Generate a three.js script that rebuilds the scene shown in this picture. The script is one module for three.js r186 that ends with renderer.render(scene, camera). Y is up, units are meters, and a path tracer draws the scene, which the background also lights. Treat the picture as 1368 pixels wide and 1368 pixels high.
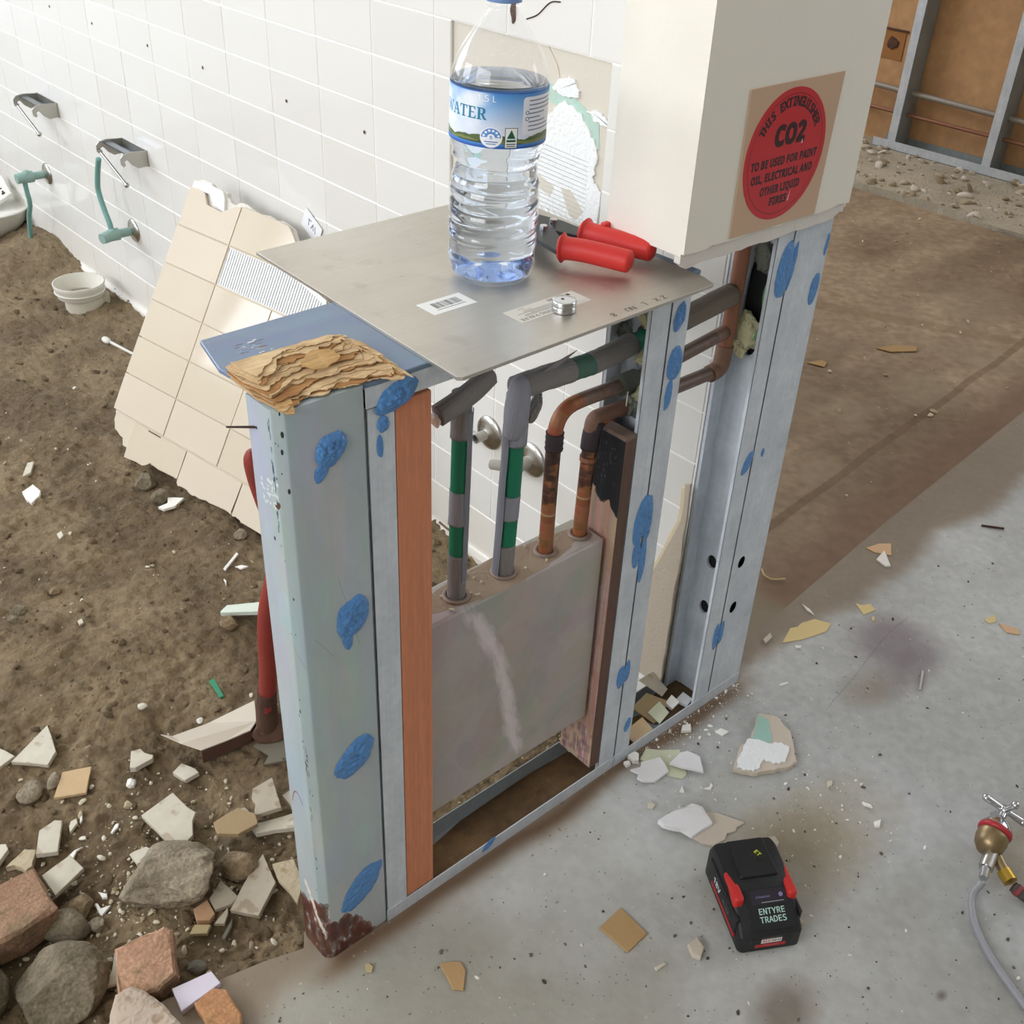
import * as THREE from 'three';
import { mergeGeometries, toCreasedNormals, mergeVertices } from 'three/addons/utils/BufferGeometryUtils.js';
import { RoundedBoxGeometry } from 'three/addons/geometries/RoundedBoxGeometry.js';
import { RectAreaLightUniformsLib } from 'three/addons/lights/RectAreaLightUniformsLib.js';

// ---------------------------------------------------------------- camera, sky, window light, exposure
const scene = new THREE.Scene();
const renderer = new THREE.WebGLRenderer({ antialias: true });
renderer.toneMapping = THREE.LinearToneMapping;
renderer.toneMappingExposure = 0.84;
renderer.shadowMap.enabled = true;
RectAreaLightUniformsLib.init();

const camera = new THREE.PerspectiveCamera(50.486, 1, 0.03, 60);
{
  // a phone held at 1.2 m, tipped 34 degrees down and rolled about 2 degrees
  const right = new THREE.Vector3(0.75004586, 0.03832642, 0.6602744);
  const up = new THREE.Vector3(0.34752269, 0.82655897, -0.44275078);
  const back = new THREE.Vector3(-0.56272478, 0.56154373, 0.60663783);
  camera.matrixAutoUpdate = true;
  camera.quaternion.setFromRotationMatrix(new THREE.Matrix4().makeBasis(right, up, back));
  camera.position.set(-0.384, 1.2, 0.7056);
}
scene.add(camera);

scene.background = new THREE.Color(0.93, 0.96, 1.0);   // overcast daylight outside the windows
scene.backgroundIntensity = 2.2;

// daylight entering by each window: width, height, centre, the point it faces, radiance, colour
const WINDOWS = [
  ['left', 1.7, 1.1, [-2.58, 1.8, -2.55], [0, 1.15, -2.3], 8.2, 0xf1f6ff],
  ['left', 1.9, 1.1, [-2.58, 1.8, 0.3], [0, 1.15, 0.1], 7.6, 0xf8f9ff],
  ['end', 1.7, 1.5, [-0.65, 1.7, -3.48], [-0.3, 1.1, 0], 5.8, 0xd9e6ff],
  ['end', 1.7, 1.5, [2.2, 1.7, -3.48], [2.3, 0.8, 0], 5, 0xf3f6ff],  // added to brighten the brown floor and the far board
  ['right', 2.2, 1.5, [3.82, 1.7, 1.7], [0, 1.1, 1.7], 2.8, 0xe6eeff],
];
for (const [, w, h, c, t, power, colour] of WINDOWS) {
  const l = new THREE.RectAreaLight(colour, power, w, h);
  l.name = 'window_light'; l.position.set(...c); l.lookAt(...t);
  l.castShadow = true; scene.add(l);
}

// ---------------------------------------------------------------- helpers
const used = new Map();
function numbered(n) { const k = used.get(n) || 0; used.set(n, k + 1); return k ? n + '_' + String(k).padStart(3, '0') : n; }
function rng(s) { return () => { s = (s + 0x6d2b79f5) | 0; let t = Math.imul(s ^ (s >>> 15), 1 | s); t = (t + Math.imul(t ^ (t >>> 7), 61 | t)) ^ t; return ((t ^ (t >>> 14)) >>> 0) / 4294967296; }; }
function h2(ix, iy, s) { let h = Math.imul(ix, 374761393) ^ Math.imul(iy, 668265263) ^ Math.imul(s + 11, 1442695041); h = Math.imul(h ^ (h >>> 13), 1274126177); h ^= h >>> 16; return (h >>> 0) / 4294967296; }
function vn(x, y, p, s) {
  const x0 = Math.floor(x), y0 = Math.floor(y); let fx = x - x0, fy = y - y0;
  fx = fx * fx * (3 - 2 * fx); fy = fy * fy * (3 - 2 * fy);
  const a = ((x0 % p) + p) % p, b = ((y0 % p) + p) % p, a1 = (a + 1) % p, b1 = (b + 1) % p;
  const q = h2(a, b, s), r = h2(a1, b, s), t = h2(a, b1, s), u = h2(a1, b1, s);
  return q + (r - q) * fx + (t - q + (q - r - t + u) * fx) * fy;
}
function fbm(u, v, p, o, s) { let a = 0.5, t = 0, n = 0; for (let i = 0; i < o; i++) { t += a * vn(u * p, v * p, p, s + i * 7); n += a; a *= 0.5; p *= 2; } return t / n; }
function n3(x, y, z, s) { return (vn(x + z * 0.71, y - z * 0.53, 8192, s) + vn(y + x * 0.37 + 50, z + x * 0.61 + 90, 8192, s + 3) + vn(z - y * 0.43 + 20, x + y * 0.29 + 70, 8192, s + 5)) / 1.5 - 1; }
const cl = (x, a = 0, b = 1) => Math.min(b, Math.max(a, x));
const ss = (a, b, x) => { const t = cl((x - a) / (b - a)); return t * t * (3 - 2 * t); };
const mixc = (a, b, t) => [a[0] + (b[0] - a[0]) * t, a[1] + (b[1] - a[1]) * t, a[2] + (b[2] - a[2]) * t];
const hexc = (h) => [(h >> 16) & 255, (h >> 8) & 255, h & 255];

function makeTex(w, h, fn, srgb = true, metres = 1, metresV = metres) {
  const d = new Uint8Array(w * h * 4);
  for (let y = 0; y < h; y++) for (let x = 0; x < w; x++) {
    const c = fn((x + 0.5) / w, (y + 0.5) / h), i = (y * w + x) * 4;
    if (c.length) { d[i] = cl(c[0], 0, 255); d[i + 1] = cl(c[1], 0, 255); d[i + 2] = cl(c[2], 0, 255); } else { d[i] = d[i + 1] = d[i + 2] = cl(c, 0, 255); }
    d[i + 3] = 255;
  }
  const t = new THREE.DataTexture(d, w, h);
  t.wrapS = t.wrapT = THREE.RepeatWrapping; t.magFilter = THREE.LinearFilter; t.minFilter = THREE.LinearFilter;
  if (srgb) t.colorSpace = THREE.SRGBColorSpace;
  t.repeat.set(1 / metres, 1 / metresV); t.needsUpdate = true; return t;
}
function canvasTex(w, h, draw) {
  const c = document.createElement('canvas'); c.width = w; c.height = h;
  draw(c.getContext('2d'), w, h);
  const t = new THREE.CanvasTexture(c); t.colorSpace = THREE.SRGBColorSpace; t.magFilter = THREE.LinearFilter; return t;
}
function mat(color, roughness = 0.8, o = {}) { return new THREE.MeshStandardMaterial({ color, roughness, ...o }); }
function phys(color, roughness, o = {}) { return new THREE.MeshPhysicalMaterial({ color, roughness, ...o }); }

function part(name, geo, m, parent) { const o = new THREE.Mesh(geo, m); o.name = name; o.castShadow = o.receiveShadow = true; parent.add(o); return o; }
function tag(o, label, category, group) { o.userData.label = label; o.userData.category = category; if (group) o.userData.group = group; return o; }
function thing(name, label, category, pos = [0, 0, 0], turn = 0, group) { const o = new THREE.Group(); o.name = numbered(name); o.position.set(...pos); o.rotation.y = turn; scene.add(o); return tag(o, label, category, group); }
function single(name, geo, m, label, category, group) { const o = part(numbered(name), geo, m, scene); return tag(o, label, category, group); }
function struct(name, geo, m, parent = scene) { const o = geo ? part(name, geo, m, parent) : new THREE.Group(); o.name = name; if (!geo) parent.add(o); if (parent === scene) o.userData.kind = 'structure'; return o; }

// uv in metres by the dominant axis of each face
function boxUV(g) {
  g = g.index ? g.toNonIndexed() : g; if (!g.attributes.normal) g.computeVertexNormals();
  const p = g.attributes.position, n = g.attributes.normal, uv = new Float32Array(p.count * 2);
  for (let i = 0; i < p.count; i += 3) {
    let nx = 0, ny = 0, nz = 0; for (let k = 0; k < 3; k++) { nx += n.getX(i + k); ny += n.getY(i + k); nz += n.getZ(i + k); }
    nx = Math.abs(nx); ny = Math.abs(ny); nz = Math.abs(nz);
    for (let k = 0; k < 3; k++) {
      const x = p.getX(i + k), y = p.getY(i + k), z = p.getZ(i + k);
      const [a, b] = nx > ny && nx > nz ? [z, y] : ny > nz ? [x, z] : [x, y];
      uv[(i + k) * 2] = a; uv[(i + k) * 2 + 1] = b;
    }
  }
  g.setAttribute('uv', new THREE.BufferAttribute(uv, 2)); return g;
}
function box(x0, y0, z0, x1, y1, z1, bevel = 0) {
  const w = x1 - x0, h = y1 - y0, d = z1 - z0;
  const g = bevel ? new RoundedBoxGeometry(w, h, d, 2, Math.min(bevel, w / 2.1, h / 2.1, d / 2.1)) : new THREE.BoxGeometry(w, h, d);
  g.translate((x0 + x1) / 2, (y0 + y1) / 2, (z0 + z1) / 2); return boxUV(g);
}
function clean(gs) { return gs.map((g) => { g = g.index ? g.toNonIndexed() : g; for (const k of Object.keys(g.attributes)) if (!['position', 'normal', 'uv'].includes(k)) g.deleteAttribute(k); if (!g.attributes.uv) boxUV(g); return g; }); }
function merge(gs) { return mergeGeometries(clean(gs)); }
function shapeOf(pts, holes = []) {
  const s = new THREE.Shape(pts.map((p) => new THREE.Vector2(p[0], p[1])));
  for (const [x, y, rx, ry = rx] of holes) { const h = new THREE.Path(); h.absellipse(x, y, rx, ry, 0, Math.PI * 2, true); s.holes.push(h); }
  return s;
}
function extrude(pts, depth, bevel = 0, holes = [], seg = 1) {
  return new THREE.ExtrudeGeometry(shapeOf(pts, holes), { depth: depth - 2 * bevel, bevelEnabled: bevel > 0, bevelThickness: bevel, bevelSize: bevel, bevelOffset: -bevel, bevelSegments: seg, curveSegments: 20 }).translate(0, 0, bevel);
}
// polygon in (x, z) raised from y0 to y1
function prism(pts, y0, y1, bevel = 0) { const g = extrude(pts.map(([x, z]) => [x, -z]), y1 - y0, bevel); g.rotateX(-Math.PI / 2); g.translate(0, y0, 0); return boxUV(g); }
// plate in the plane z, from z - t to z
function plateXY(x0, x1, y0, y1, z, t, holes = []) { return boxUV(extrude([[x0, y0], [x1, y0], [x1, y1], [x0, y1]], t, 0, holes).translate(0, 0, z - t)); }
// plate in the plane x (from x - t to x), drawn in (z, y)
function plateZY(z0, z1, y0, y1, x, t, holes = []) { const g = extrude([[-z1, y0], [-z0, y0], [-z0, y1], [-z1, y1]], t, 0, holes.map(([z, y, a, b]) => [-z, y, a, b])); g.rotateY(Math.PI / 2); g.translate(x - t, 0, 0); return boxUV(g); }

// a tube along points, radius by length, ends closed
function sweep(pts, radius, n = 40, sides = 14, o = {}) {
  const c = new THREE.CatmullRomCurve3(pts.map((p) => new THREE.Vector3(...p)), false, 'centripetal');
  const P = c.getSpacedPoints(n), T = P.map((_, i) => P[Math.min(n, i + 1)].clone().sub(P[Math.max(0, i - 1)]).normalize());
  let N = new THREE.Vector3(0, 0, 1); if (Math.abs(T[0].z) > 0.9) N.set(0, 1, 0); N.sub(T[0].clone().multiplyScalar(N.dot(T[0]))).normalize();
  const a0 = o.a0 ?? 0, a1 = o.a1 ?? Math.PI * 2, pos = [], uv = [], idx = []; let len = 0;
  for (let i = 0; i <= n; i++) {
    if (i) { len += P[i].distanceTo(P[i - 1]); N.sub(T[i].clone().multiplyScalar(N.dot(T[i]))).normalize(); }
    const B = T[i].clone().cross(N);
    for (let k = 0; k <= sides; k++) {
      const a = a0 + (a1 - a0) * k / sides, r = typeof radius === 'function' ? radius(i / n, a) : radius;
      pos.push(P[i].x + r * (N.x * Math.cos(a) + B.x * Math.sin(a)), P[i].y + r * (N.y * Math.cos(a) + B.y * Math.sin(a)), P[i].z + r * (N.z * Math.cos(a) + B.z * Math.sin(a)));
      uv.push(k / sides, len);
      if (i < n && k < sides) { const q = i * (sides + 1) + k; idx.push(q, q + 1, q + sides + 1, q + 1, q + sides + 2, q + sides + 1); }
    }
  }
  if (!o.open) for (const [i, f] of [[0, 1], [n, 0]]) {
    const q = pos.length / 3; pos.push(P[i].x, P[i].y, P[i].z); uv.push(0.5, 0);
    for (let k = 0; k < sides; k++) { const b = i * (sides + 1) + k; f ? idx.push(q, b + 1, b) : idx.push(q, b, b + 1); }
  }
  const g = new THREE.BufferGeometry(); g.setAttribute('position', new THREE.Float32BufferAttribute(pos, 3)); g.setAttribute('uv', new THREE.Float32BufferAttribute(uv, 2)); g.setIndex(idx);
  g.computeVertexNormals();
  // weld the seam's normals
  if (!o.a1) { const nn = g.attributes.normal; for (let i = 0; i <= n; i++) { const a = i * (sides + 1), b = a + sides; const v = new THREE.Vector3(nn.getX(a) + nn.getX(b), nn.getY(a) + nn.getY(b), nn.getZ(a) + nn.getZ(b)).normalize(); nn.setXYZ(a, v.x, v.y, v.z); nn.setXYZ(b, v.x, v.y, v.z); } }
  return g;
}
// corner points of a pipe run rounded by bends
function bent(pts, r) {
  const V = pts.map((p) => new THREE.Vector3(...p)), out = [V[0].toArray()];
  for (let i = 1; i < V.length - 1; i++) {
    const a = V[i - 1].clone().sub(V[i]), b = V[i + 1].clone().sub(V[i]), q = Math.min(r, a.length() * 0.49, b.length() * 0.49);
    const s = V[i].clone().addScaledVector(a.normalize(), q), e = V[i].clone().addScaledVector(b.normalize(), q);
    for (let k = 0; k <= 6; k++) { const t = k / 6; out.push(s.clone().multiplyScalar((1 - t) * (1 - t)).addScaledVector(V[i], 2 * t * (1 - t)).addScaledVector(e, t * t).toArray()); }
  }
  out.push(V[V.length - 1].toArray()); return out;
}
function lathe(pts, seg = 48) { return new THREE.LatheGeometry(pts.map((p) => new THREE.Vector2(p[0], p[1])), seg); }
function along(g, from, to) { const a = new THREE.Vector3(...from), b = new THREE.Vector3(...to); g.applyQuaternion(new THREE.Quaternion().setFromUnitVectors(new THREE.Vector3(0, 1, 0), b.clone().sub(a).normalize())); g.translate(...from); return g; }
function rod(from, to, r, r2 = r, sides = 16) { const L = new THREE.Vector3(...from).distanceTo(new THREE.Vector3(...to)); return along(new THREE.CylinderGeometry(r2, r, L, sides).translate(0, L / 2, 0), from, to); }
// angular stone: a ball cut by random planes, then roughened
function rockGeo(a, b, c, seed, cuts = 14, rough = 0.05, detail = 18) {
  const r = rng(seed), pl = []; for (let i = 0; i < cuts; i++) { const z = r() * 2 - 1, t = r() * 6.283, s = Math.sqrt(1 - z * z); pl.push([s * Math.cos(t), z, s * Math.sin(t), 0.62 + r() * 0.34]); }
  let g = mergeVertices(new THREE.IcosahedronGeometry(1, detail).deleteAttribute('uv').deleteAttribute('normal'));
  const p = g.attributes.position;
  for (let i = 0; i < p.count; i++) {
    const x = p.getX(i), y = p.getY(i), z = p.getZ(i); let d = 1;
    for (const q of pl) { const k = x * q[0] + y * q[1] + z * q[2]; if (k > 0.05) d = Math.min(d, q[3] / k); }
    d *= 1 + rough * (n3(x * 2.3 + seed, y * 2.3, z * 2.3, seed) + 0.5 * n3(x * 6, y * 6 + seed, z * 6, seed + 1) + 0.3 * n3(x * 15, y * 15 + seed, z * 15, seed + 2));
    p.setXYZ(i, x * d * a, y * d * b, z * d * c);
  }
  g.computeVertexNormals(); return boxUV(g);
}
// a dab of adhesive on a face that looks towards +z
function dab(x, y, z, rx, ry, tilt, th, seed, ripple = 0.75) {
  const R = 14, K = 44, pos = [], idx = [], uv = []; const ct = Math.cos(tilt), st = Math.sin(tilt);
  for (let i = 0; i <= R; i++) for (let k = 0; k < K; k++) {
    const a = k / K * 6.2832, q = i / R, w = 1 + 0.2 * n3(Math.cos(a) * 1.7 + seed, Math.sin(a) * 1.7, seed * 0.3, 4) + 0.09 * n3(Math.cos(a) * 6 + seed, Math.sin(a) * 6, 2, 5);
    const lx = Math.cos(a) * q * rx * w, ly = Math.sin(a) * q * ry * w;
    const hh = th * (1 - Math.pow(q, 4)) * (1 + ripple * (n3(lx * 260 + seed, ly * 260, seed, 9) + 0.6 * n3(lx * 620, ly * 620 + seed, seed, 10)));
    pos.push(x + lx * ct - ly * st, y + lx * st + ly * ct, z + Math.max(0, hh)); uv.push(lx, ly);
    if (i < R) { const b = i * K + k, e = i * K + (k + 1) % K; idx.push(b, b + K, e, e, b + K, e + K); }
  }
  const g = new THREE.BufferGeometry(); g.setAttribute('position', new THREE.Float32BufferAttribute(pos, 3)); g.setAttribute('uv', new THREE.Float32BufferAttribute(uv, 2)); g.setIndex(idx); g.computeVertexNormals(); return g;
}
// height of the dug-out ground
function dirtH(x, z) {
  const t = ss(0.25, 0.7, -z), wall = ss(0.5, 0.68, x) * ss(0.3, 0.9, -z);
  let h = -0.032 + 0.03 * t + 0.012 * wall;
  h += 0.05 * (fbm(x * 0.5 + 3, z * 0.5 + 7, 4, 3, 21) - 0.5) * (0.3 + 0.7 * t) + 0.026 * (fbm(x + 3, z + 7, 9, 3, 31) - 0.5) + 0.012 * (fbm(x + 3, z + 7, 38, 4, 41) - 0.5);
  h += 0.03 * Math.exp(-((x - 0.62) ** 2 + (z + 2.45) ** 2) / 0.02);
  return h;
}
// ---------------------------------------------------------------- textures and materials
const T = {};
T.bumpFine = makeTex(512, 512, (u, v) => 255 * fbm(u, v, 32, 4, 3), false, 0.12);
T.bumpCoarse = makeTex(512, 512, (u, v) => 255 * (0.6 * fbm(u, v, 10, 5, 5) + 0.4 * fbm(u, v, 64, 2, 8)), false, 0.3);
T.concrete = makeTex(1024, 1024, (u, v) => {
  const a = fbm(u, v, 5, 5, 1), b = fbm(u, v, 90, 3, 2), s = vn(u * 220, v * 220, 220, 9);
  let c = mixc([172, 173, 170], [200, 202, 199], cl(a * 1.5 - 0.25)); c = c.map((x) => x + (b - 0.5) * 20 - (s > 0.955 ? 26 : 0) + (s < 0.03 ? 12 : 0)); return c;
}, true, 0.7);
T.dirt = makeTex(1024, 1024, (u, v) => {
  const a = fbm(u, v, 5, 5, 61), b = fbm(u, v, 60, 4, 62), s = vn(u * 180, v * 180, 180, 63);
  let c = mixc([122, 108, 88], [152, 138, 116], ss(0.3, 0.7, a)); c = c.map((x) => x * (0.86 + 0.28 * b)); if (s > 0.975) c = mixc(c, [198, 188, 165], 0.75); return c;
}, true, 0.55);
T.rock = makeTex(512, 512, (u, v) => { const a = fbm(u, v, 6, 5, 71), b = fbm(u, v, 60, 3, 72); return mixc([142, 136, 124], [196, 190, 178], cl(a * 1.6 - 0.3)).map((x) => x * (0.82 + 0.36 * b)); }, true, 0.16);
T.galv = makeTex(512, 512, (u, v) => { const a = fbm(u, v, 8, 4, 81), b = fbm(u, v, 50, 2, 82), l = vn(u * 120, v * 6, 120, 83); return mixc([198, 205, 212], [220, 226, 231], cl(a * 1.5 - 0.25)).map((x) => x + (b - 0.5) * 12 + (l - 0.5) * 8); }, true, 0.3);
T.wood = makeTex(256, 1024, (u, v) => { const w = fbm(u, v, 3, 3, 91) * 2.2, g = vn((u + w * 0.05) * 34, v * 3, 34, 92), b = fbm(u, v, 40, 3, 93); return [210, 134, 96].map((x, i) => x * (0.97 + 0.06 * g) * (0.95 + 0.1 * b)); }, true, 0.09, 0.75);
T.aluRough = makeTex(512, 512, (u, v) => 80 + 62 * fbm(u, v, 5, 4, 101) + 34 * vn(u * 6, v * 180, 180, 102), false, 0.36);
T.alu = makeTex(512, 512, (u, v) => { const a = fbm(u, v, 4, 5, 104), s = vn(u * 90, v * 90, 90, 105), d = ss(0.62, 0.8, fbm(u, v, 14, 4, 106)); return mixc([186, 180, 170], [204, 198, 188], a).map((x) => x - d * 9 - (s > 0.985 ? 40 : 0)); }, true, 0.36);
T.kraft = makeTex(512, 512, (u, v) => { const a = fbm(u, v, 7, 5, 111), g = vn(u * 9, v * 130, 130, 112); return mixc([190, 156, 112], [224, 196, 152], cl(a * 1.7 - 0.35)).map((x) => x * (0.9 + 0.18 * g)); }, true, 0.15);
T.masonite = makeTex(512, 512, (u, v) => { const a = fbm(u, v, 4, 5, 121), b = fbm(u, v, 40, 3, 122); return mixc([200, 178, 152], [218, 198, 172], a).map((x) => x * (0.93 + 0.14 * b)); }, true, 1.2);
T.shard = makeTex(512, 512, (u, v) => { const a = fbm(u, v, 6, 5, 131), d = ss(0.56, 0.74, fbm(u, v, 9, 5, 132)); return mixc(mixc([196, 188, 168], [214, 207, 189], a), [160, 142, 114], d * 0.55); }, true, 0.11);
T.brick = makeTex(512, 512, (u, v) => { const a = fbm(u, v, 6, 5, 141), b = fbm(u, v, 50, 3, 142), d = ss(0.5, 0.72, fbm(u, v, 4, 4, 143)); return mixc(mixc([176, 140, 116], [200, 168, 142], a), [150, 132, 104], d * 0.7).map((x) => x * (0.84 + 0.3 * b)); }, true, 0.12);

const M = {};
M.tile = phys(0xe8e6df, 0.07, { specularIntensity: 0.8 });
M.tile2 = phys(0xe6e3db, 0.1, { specularIntensity: 0.8 });
M.tile3 = phys(0xeae8e1, 0.06, { specularIntensity: 0.8 });
M.tileOld = phys(0xd9ccb7, 0.06);
M.tileOld2 = phys(0xd5c8b1, 0.09);
M.skirt = phys(0xece8de, 0.12);
M.grout = mat(0xfbf9f2, 0.85);
M.groutOld = mat(0xd4c8b2, 0.9);
M.lining = mat(0xd9d2c3, 0.85, { bumpMap: T.bumpFine, bumpScale: 0.0004 });
M.thinset = mat(0xf3f5f3, 0.85, { bumpMap: T.bumpFine, bumpScale: 0.0012 });
M.mint = mat(0xb9d4c6, 0.9, { bumpMap: T.bumpFine, bumpScale: 0.0005 });
M.plasterWall = mat(0xf2ecdd, 0.6, { bumpMap: T.bumpCoarse, bumpScale: 0.0004 });
M.plasterCore = mat(0xe2dcd2, 0.95, { bumpMap: T.bumpFine, bumpScale: 0.001 });
M.roomWall = mat(0xe6e4dd, 0.9);
M.roomDark = mat(0x94897a, 0.9);
M.frameWhite = mat(0xdfe3ea, 0.5);
M.galv = mat(0xffffff, 0.48, { map: T.galv, metalness: 0.12, bumpMap: T.bumpFine, bumpScale: 0.0001 });
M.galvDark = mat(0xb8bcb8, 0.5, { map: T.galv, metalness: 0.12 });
M.glue = phys(0x568fcb, 0.4, { clearcoat: 0.25, bumpMap: T.bumpFine, bumpScale: 0.002 });
M.woodOrange = mat(0xffffff, 0.62, { map: T.wood, bumpMap: T.bumpFine, bumpScale: 0.0002 });
M.alu = mat(0xffffff, 0.9, { map: T.alu, metalness: 0.9, roughnessMap: T.aluRough });
M.aluEdge = mat(0xd8d8d6, 0.35, { metalness: 0.8 });
M.kraft = mat(0xffffff, 0.95, { map: T.kraft, bumpMap: T.bumpCoarse, bumpScale: 0.0012, side: THREE.DoubleSide });
M.kraftDark = mat(0xd2b594, 0.95, { map: T.kraft, bumpMap: T.bumpCoarse, bumpScale: 0.0012 });
M.kraftPale = mat(0xfff2dc, 0.95, { map: T.kraft });
M.chrome = mat(0xd2d4d6, 0.16, { metalness: 1 });
M.chromeSoft = mat(0xc4c2bc, 0.26, { metalness: 1 });
M.chromeDull = mat(0xb9b6ae, 0.34, { metalness: 0.9 });
M.chromeShade = mat(0x7d8489, 0.3, { metalness: 0.9 });
M.brass = mat(0x9c8866, 0.4, { metalness: 0.9 });
M.verdigris = mat(0x9ebcb2, 0.7, { metalness: 0.2, bumpMap: T.bumpFine, bumpScale: 0.0005 });
M.verdigrisDark = mat(0x7ba79f, 0.65, { metalness: 0.2 });
M.black = mat(0x17181a, 0.55);
M.blackSteel = mat(0x222325, 0.4, { metalness: 0.2 });
M.redGrip = mat(0xd8322b, 0.5);
M.redPaint = mat(0x9c3a30, 0.55, { bumpMap: T.bumpFine, bumpScale: 0.0006 });
M.bladePale = mat(0xcfc4b4, 0.42, { metalness: 0.35, bumpMap: T.bumpFine, bumpScale: 0.0002 });
M.rustDark = mat(0x5b4032, 0.9, { bumpMap: T.bumpCoarse, bumpScale: 0.002 });
M.foam = mat(0xbdb892, 0.95, { bumpMap: T.bumpFine, bumpScale: 0.002 });
M.foamGrey = mat(0x6f7266, 0.95, { bumpMap: T.bumpFine, bumpScale: 0.002 });
M.tape = mat(0x999aa3, 0.5, { bumpMap: T.bumpCoarse, bumpScale: 0.0018, side: THREE.DoubleSide });
M.tapeDark = mat(0x8c8885, 0.6, { bumpMap: T.bumpCoarse, bumpScale: 0.0018, side: THREE.DoubleSide });
M.sleeveGreen = mat(0x0d7a58, 0.6);
M.sleeveFaded = mat(0x4a7363, 0.7);
M.pvc = mat(0xdcd8cb, 0.5);
M.ceramic = phys(0xe6e4da, 0.2);
M.wireGreen = mat(0x6aa86a, 0.5);
const P = {
  shard: mat(0xffffff, 0.6, { map: T.shard }), shard2: mat(0xded8d2, 0.65, { map: T.shard }), plaster: mat(0xe6dccb, 0.9, { map: T.shard, bumpMap: T.bumpCoarse, bumpScale: 0.003 }),
  tan: mat(0xcaae86, 0.85, { bumpMap: T.bumpFine, bumpScale: 0.0004 }), brown: mat(0xa58e6a, 0.9, { bumpMap: T.bumpFine, bumpScale: 0.0004 }), brown2: mat(0xb89668, 0.9, { bumpMap: T.bumpFine, bumpScale: 0.0004 }),
  brick2: mat(0xbf9874, 0.95, { bumpMap: T.bumpCoarse, bumpScale: 0.002 }), yellow: mat(0xbba97e, 0.9), grey: mat(0x777263, 0.9), lilac: mat(0xd5cdd8, 0.35), green: mat(0x2f8a63, 0.5), white: mat(0xf2efe6, 0.8),
  mint: mat(0xd9e2d3, 0.6), paint: mat(0xdfc990, 0.6), peach: mat(0xd9b48c, 0.8), mintpaper: mat(0xcfd2b4, 0.9), white2: mat(0xe9e7e6, 0.85, { bumpMap: T.bumpCoarse, bumpScale: 0.0015 }), beige: mat(0xcfc3b2, 0.9, { bumpMap: T.bumpFine, bumpScale: 0.0006 }),
};

// ---------------------------------------------------------------- the setting
// grey slab in front of the line of the wall; its print is laid out in metres over the stretch in view
const SX0 = -0.7, SX1 = 2.5, SZ0 = -0.26, SZ1 = 1.1;
T.slab = makeTex(2048, 870, (u, v) => {
  const x = SX0 + u * (SX1 - SX0), z = SZ0 + v * (SZ1 - SZ0);
  const a = fbm(u, v * 0.425, 6, 6, 151), b = fbm(u, v * 0.425, 300, 3, 152), s = vn(u * 900, v * 382, 900, 153), m = fbm(u, v * 0.425, 24, 4, 154);
  let c = mixc([172, 173, 170], [200, 202, 199], ss(0.3, 0.72, a)); c = c.map((q) => q + (b - 0.5) * 22 + (m - 0.5) * 16);
  const tint = cl(ss(0.75, -0.1, x + (m - 0.5) * 0.5) * 0.62); c = mixc(c, [142, 134, 114], tint);
  const st = (cx, cz, rx, rz, k) => cl(1.25 - Math.hypot((x - cx) / rx, (z - cz) / rz) + (m - 0.5) * 1.3 + (a - 0.5)) * k;
  c = mixc(c, [140, 120, 84], st(0.6, 0.26, 0.13, 0.09, 0.55)); c = mixc(c, [142, 122, 88], st(0.86, 0.47, 0.1, 0.05, 0.5));
  c = mixc(c, [112, 98, 102], st(1.08, 0.1, 0.09, 0.07, 0.55)); c = mixc(c, [116, 104, 108], st(1.05, 0.17, 0.11, 0.03, 0.4)); c = mixc(c, [128, 112, 92], st(0.93, 0.15, 0.06, 0.04, 0.45));
  c = mixc(c, [104, 90, 76], st(0.38, 0.4, 0.045, 0.03, 0.6)); c = mixc(c, [84, 76, 66], st(0.541, 0.511, 0.012, 0.008, 0.8));
  const dust = Math.exp(-(((z - 0.012 + (m - 0.5) * 0.02) / 0.016) ** 2)) * ss(0.86, 0.7, x) * ss(-0.05, 0.02, x); c = mixc(c, [112, 88, 66], dust * 0.95);
  c = mixc(c, [120, 98, 74], ss(0.02, -0.03, z + (m - 0.5) * 0.06) * 0.6);
  if (s > 0.972) c = mixc(c, [84, 76, 62], 0.5 + 0.4 * tint); else if (s < 0.022) c = mixc(c, [206, 204, 198], 0.6);
  const k = 0.04; const crack = Math.abs(z - 0.1 + 0.13 * (x - 0.9) - 0.05 * fbm(u, 0.3, 9, 4, 156)); if (x > 0.85 && x < 1.15 && crack < 0.0012) c = c.map((q) => q * 0.92);
  return c;
});
T.slab.wrapS = T.slab.wrapT = THREE.MirroredRepeatWrapping; T.slab.repeat.set(1 / (SX1 - SX0), 1 / (SZ1 - SZ0)); T.slab.offset.set(-SX0 / (SX1 - SX0), -SZ0 / (SZ1 - SZ0));
M.slab = mat(0xffffff, 0.72, { map: T.slab, bumpMap: T.bumpCoarse, bumpScale: 0.0009 });
M.concrete = mat(0xeeeeea, 0.8, { map: T.concrete, bumpMap: T.bumpCoarse, bumpScale: 0.001 });
const edge = [[-0.7, -0.215], [-0.5, -0.165], [-0.36, -0.128], [-0.231, -0.093], [-0.16, -0.077], [-0.114, -0.063], [-0.06, -0.05], [-0.012, -0.034], [0.0, -0.052], [0.1, -0.068], [0.64, -0.07], [0.8, -0.056], [0.905, -0.056], [1.371, -0.104], [2.5, -0.196]];
struct('floor', prism([...edge, [2.5, 1.1], [-0.7, 1.1]], -0.12, 0), M.slab);
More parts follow.
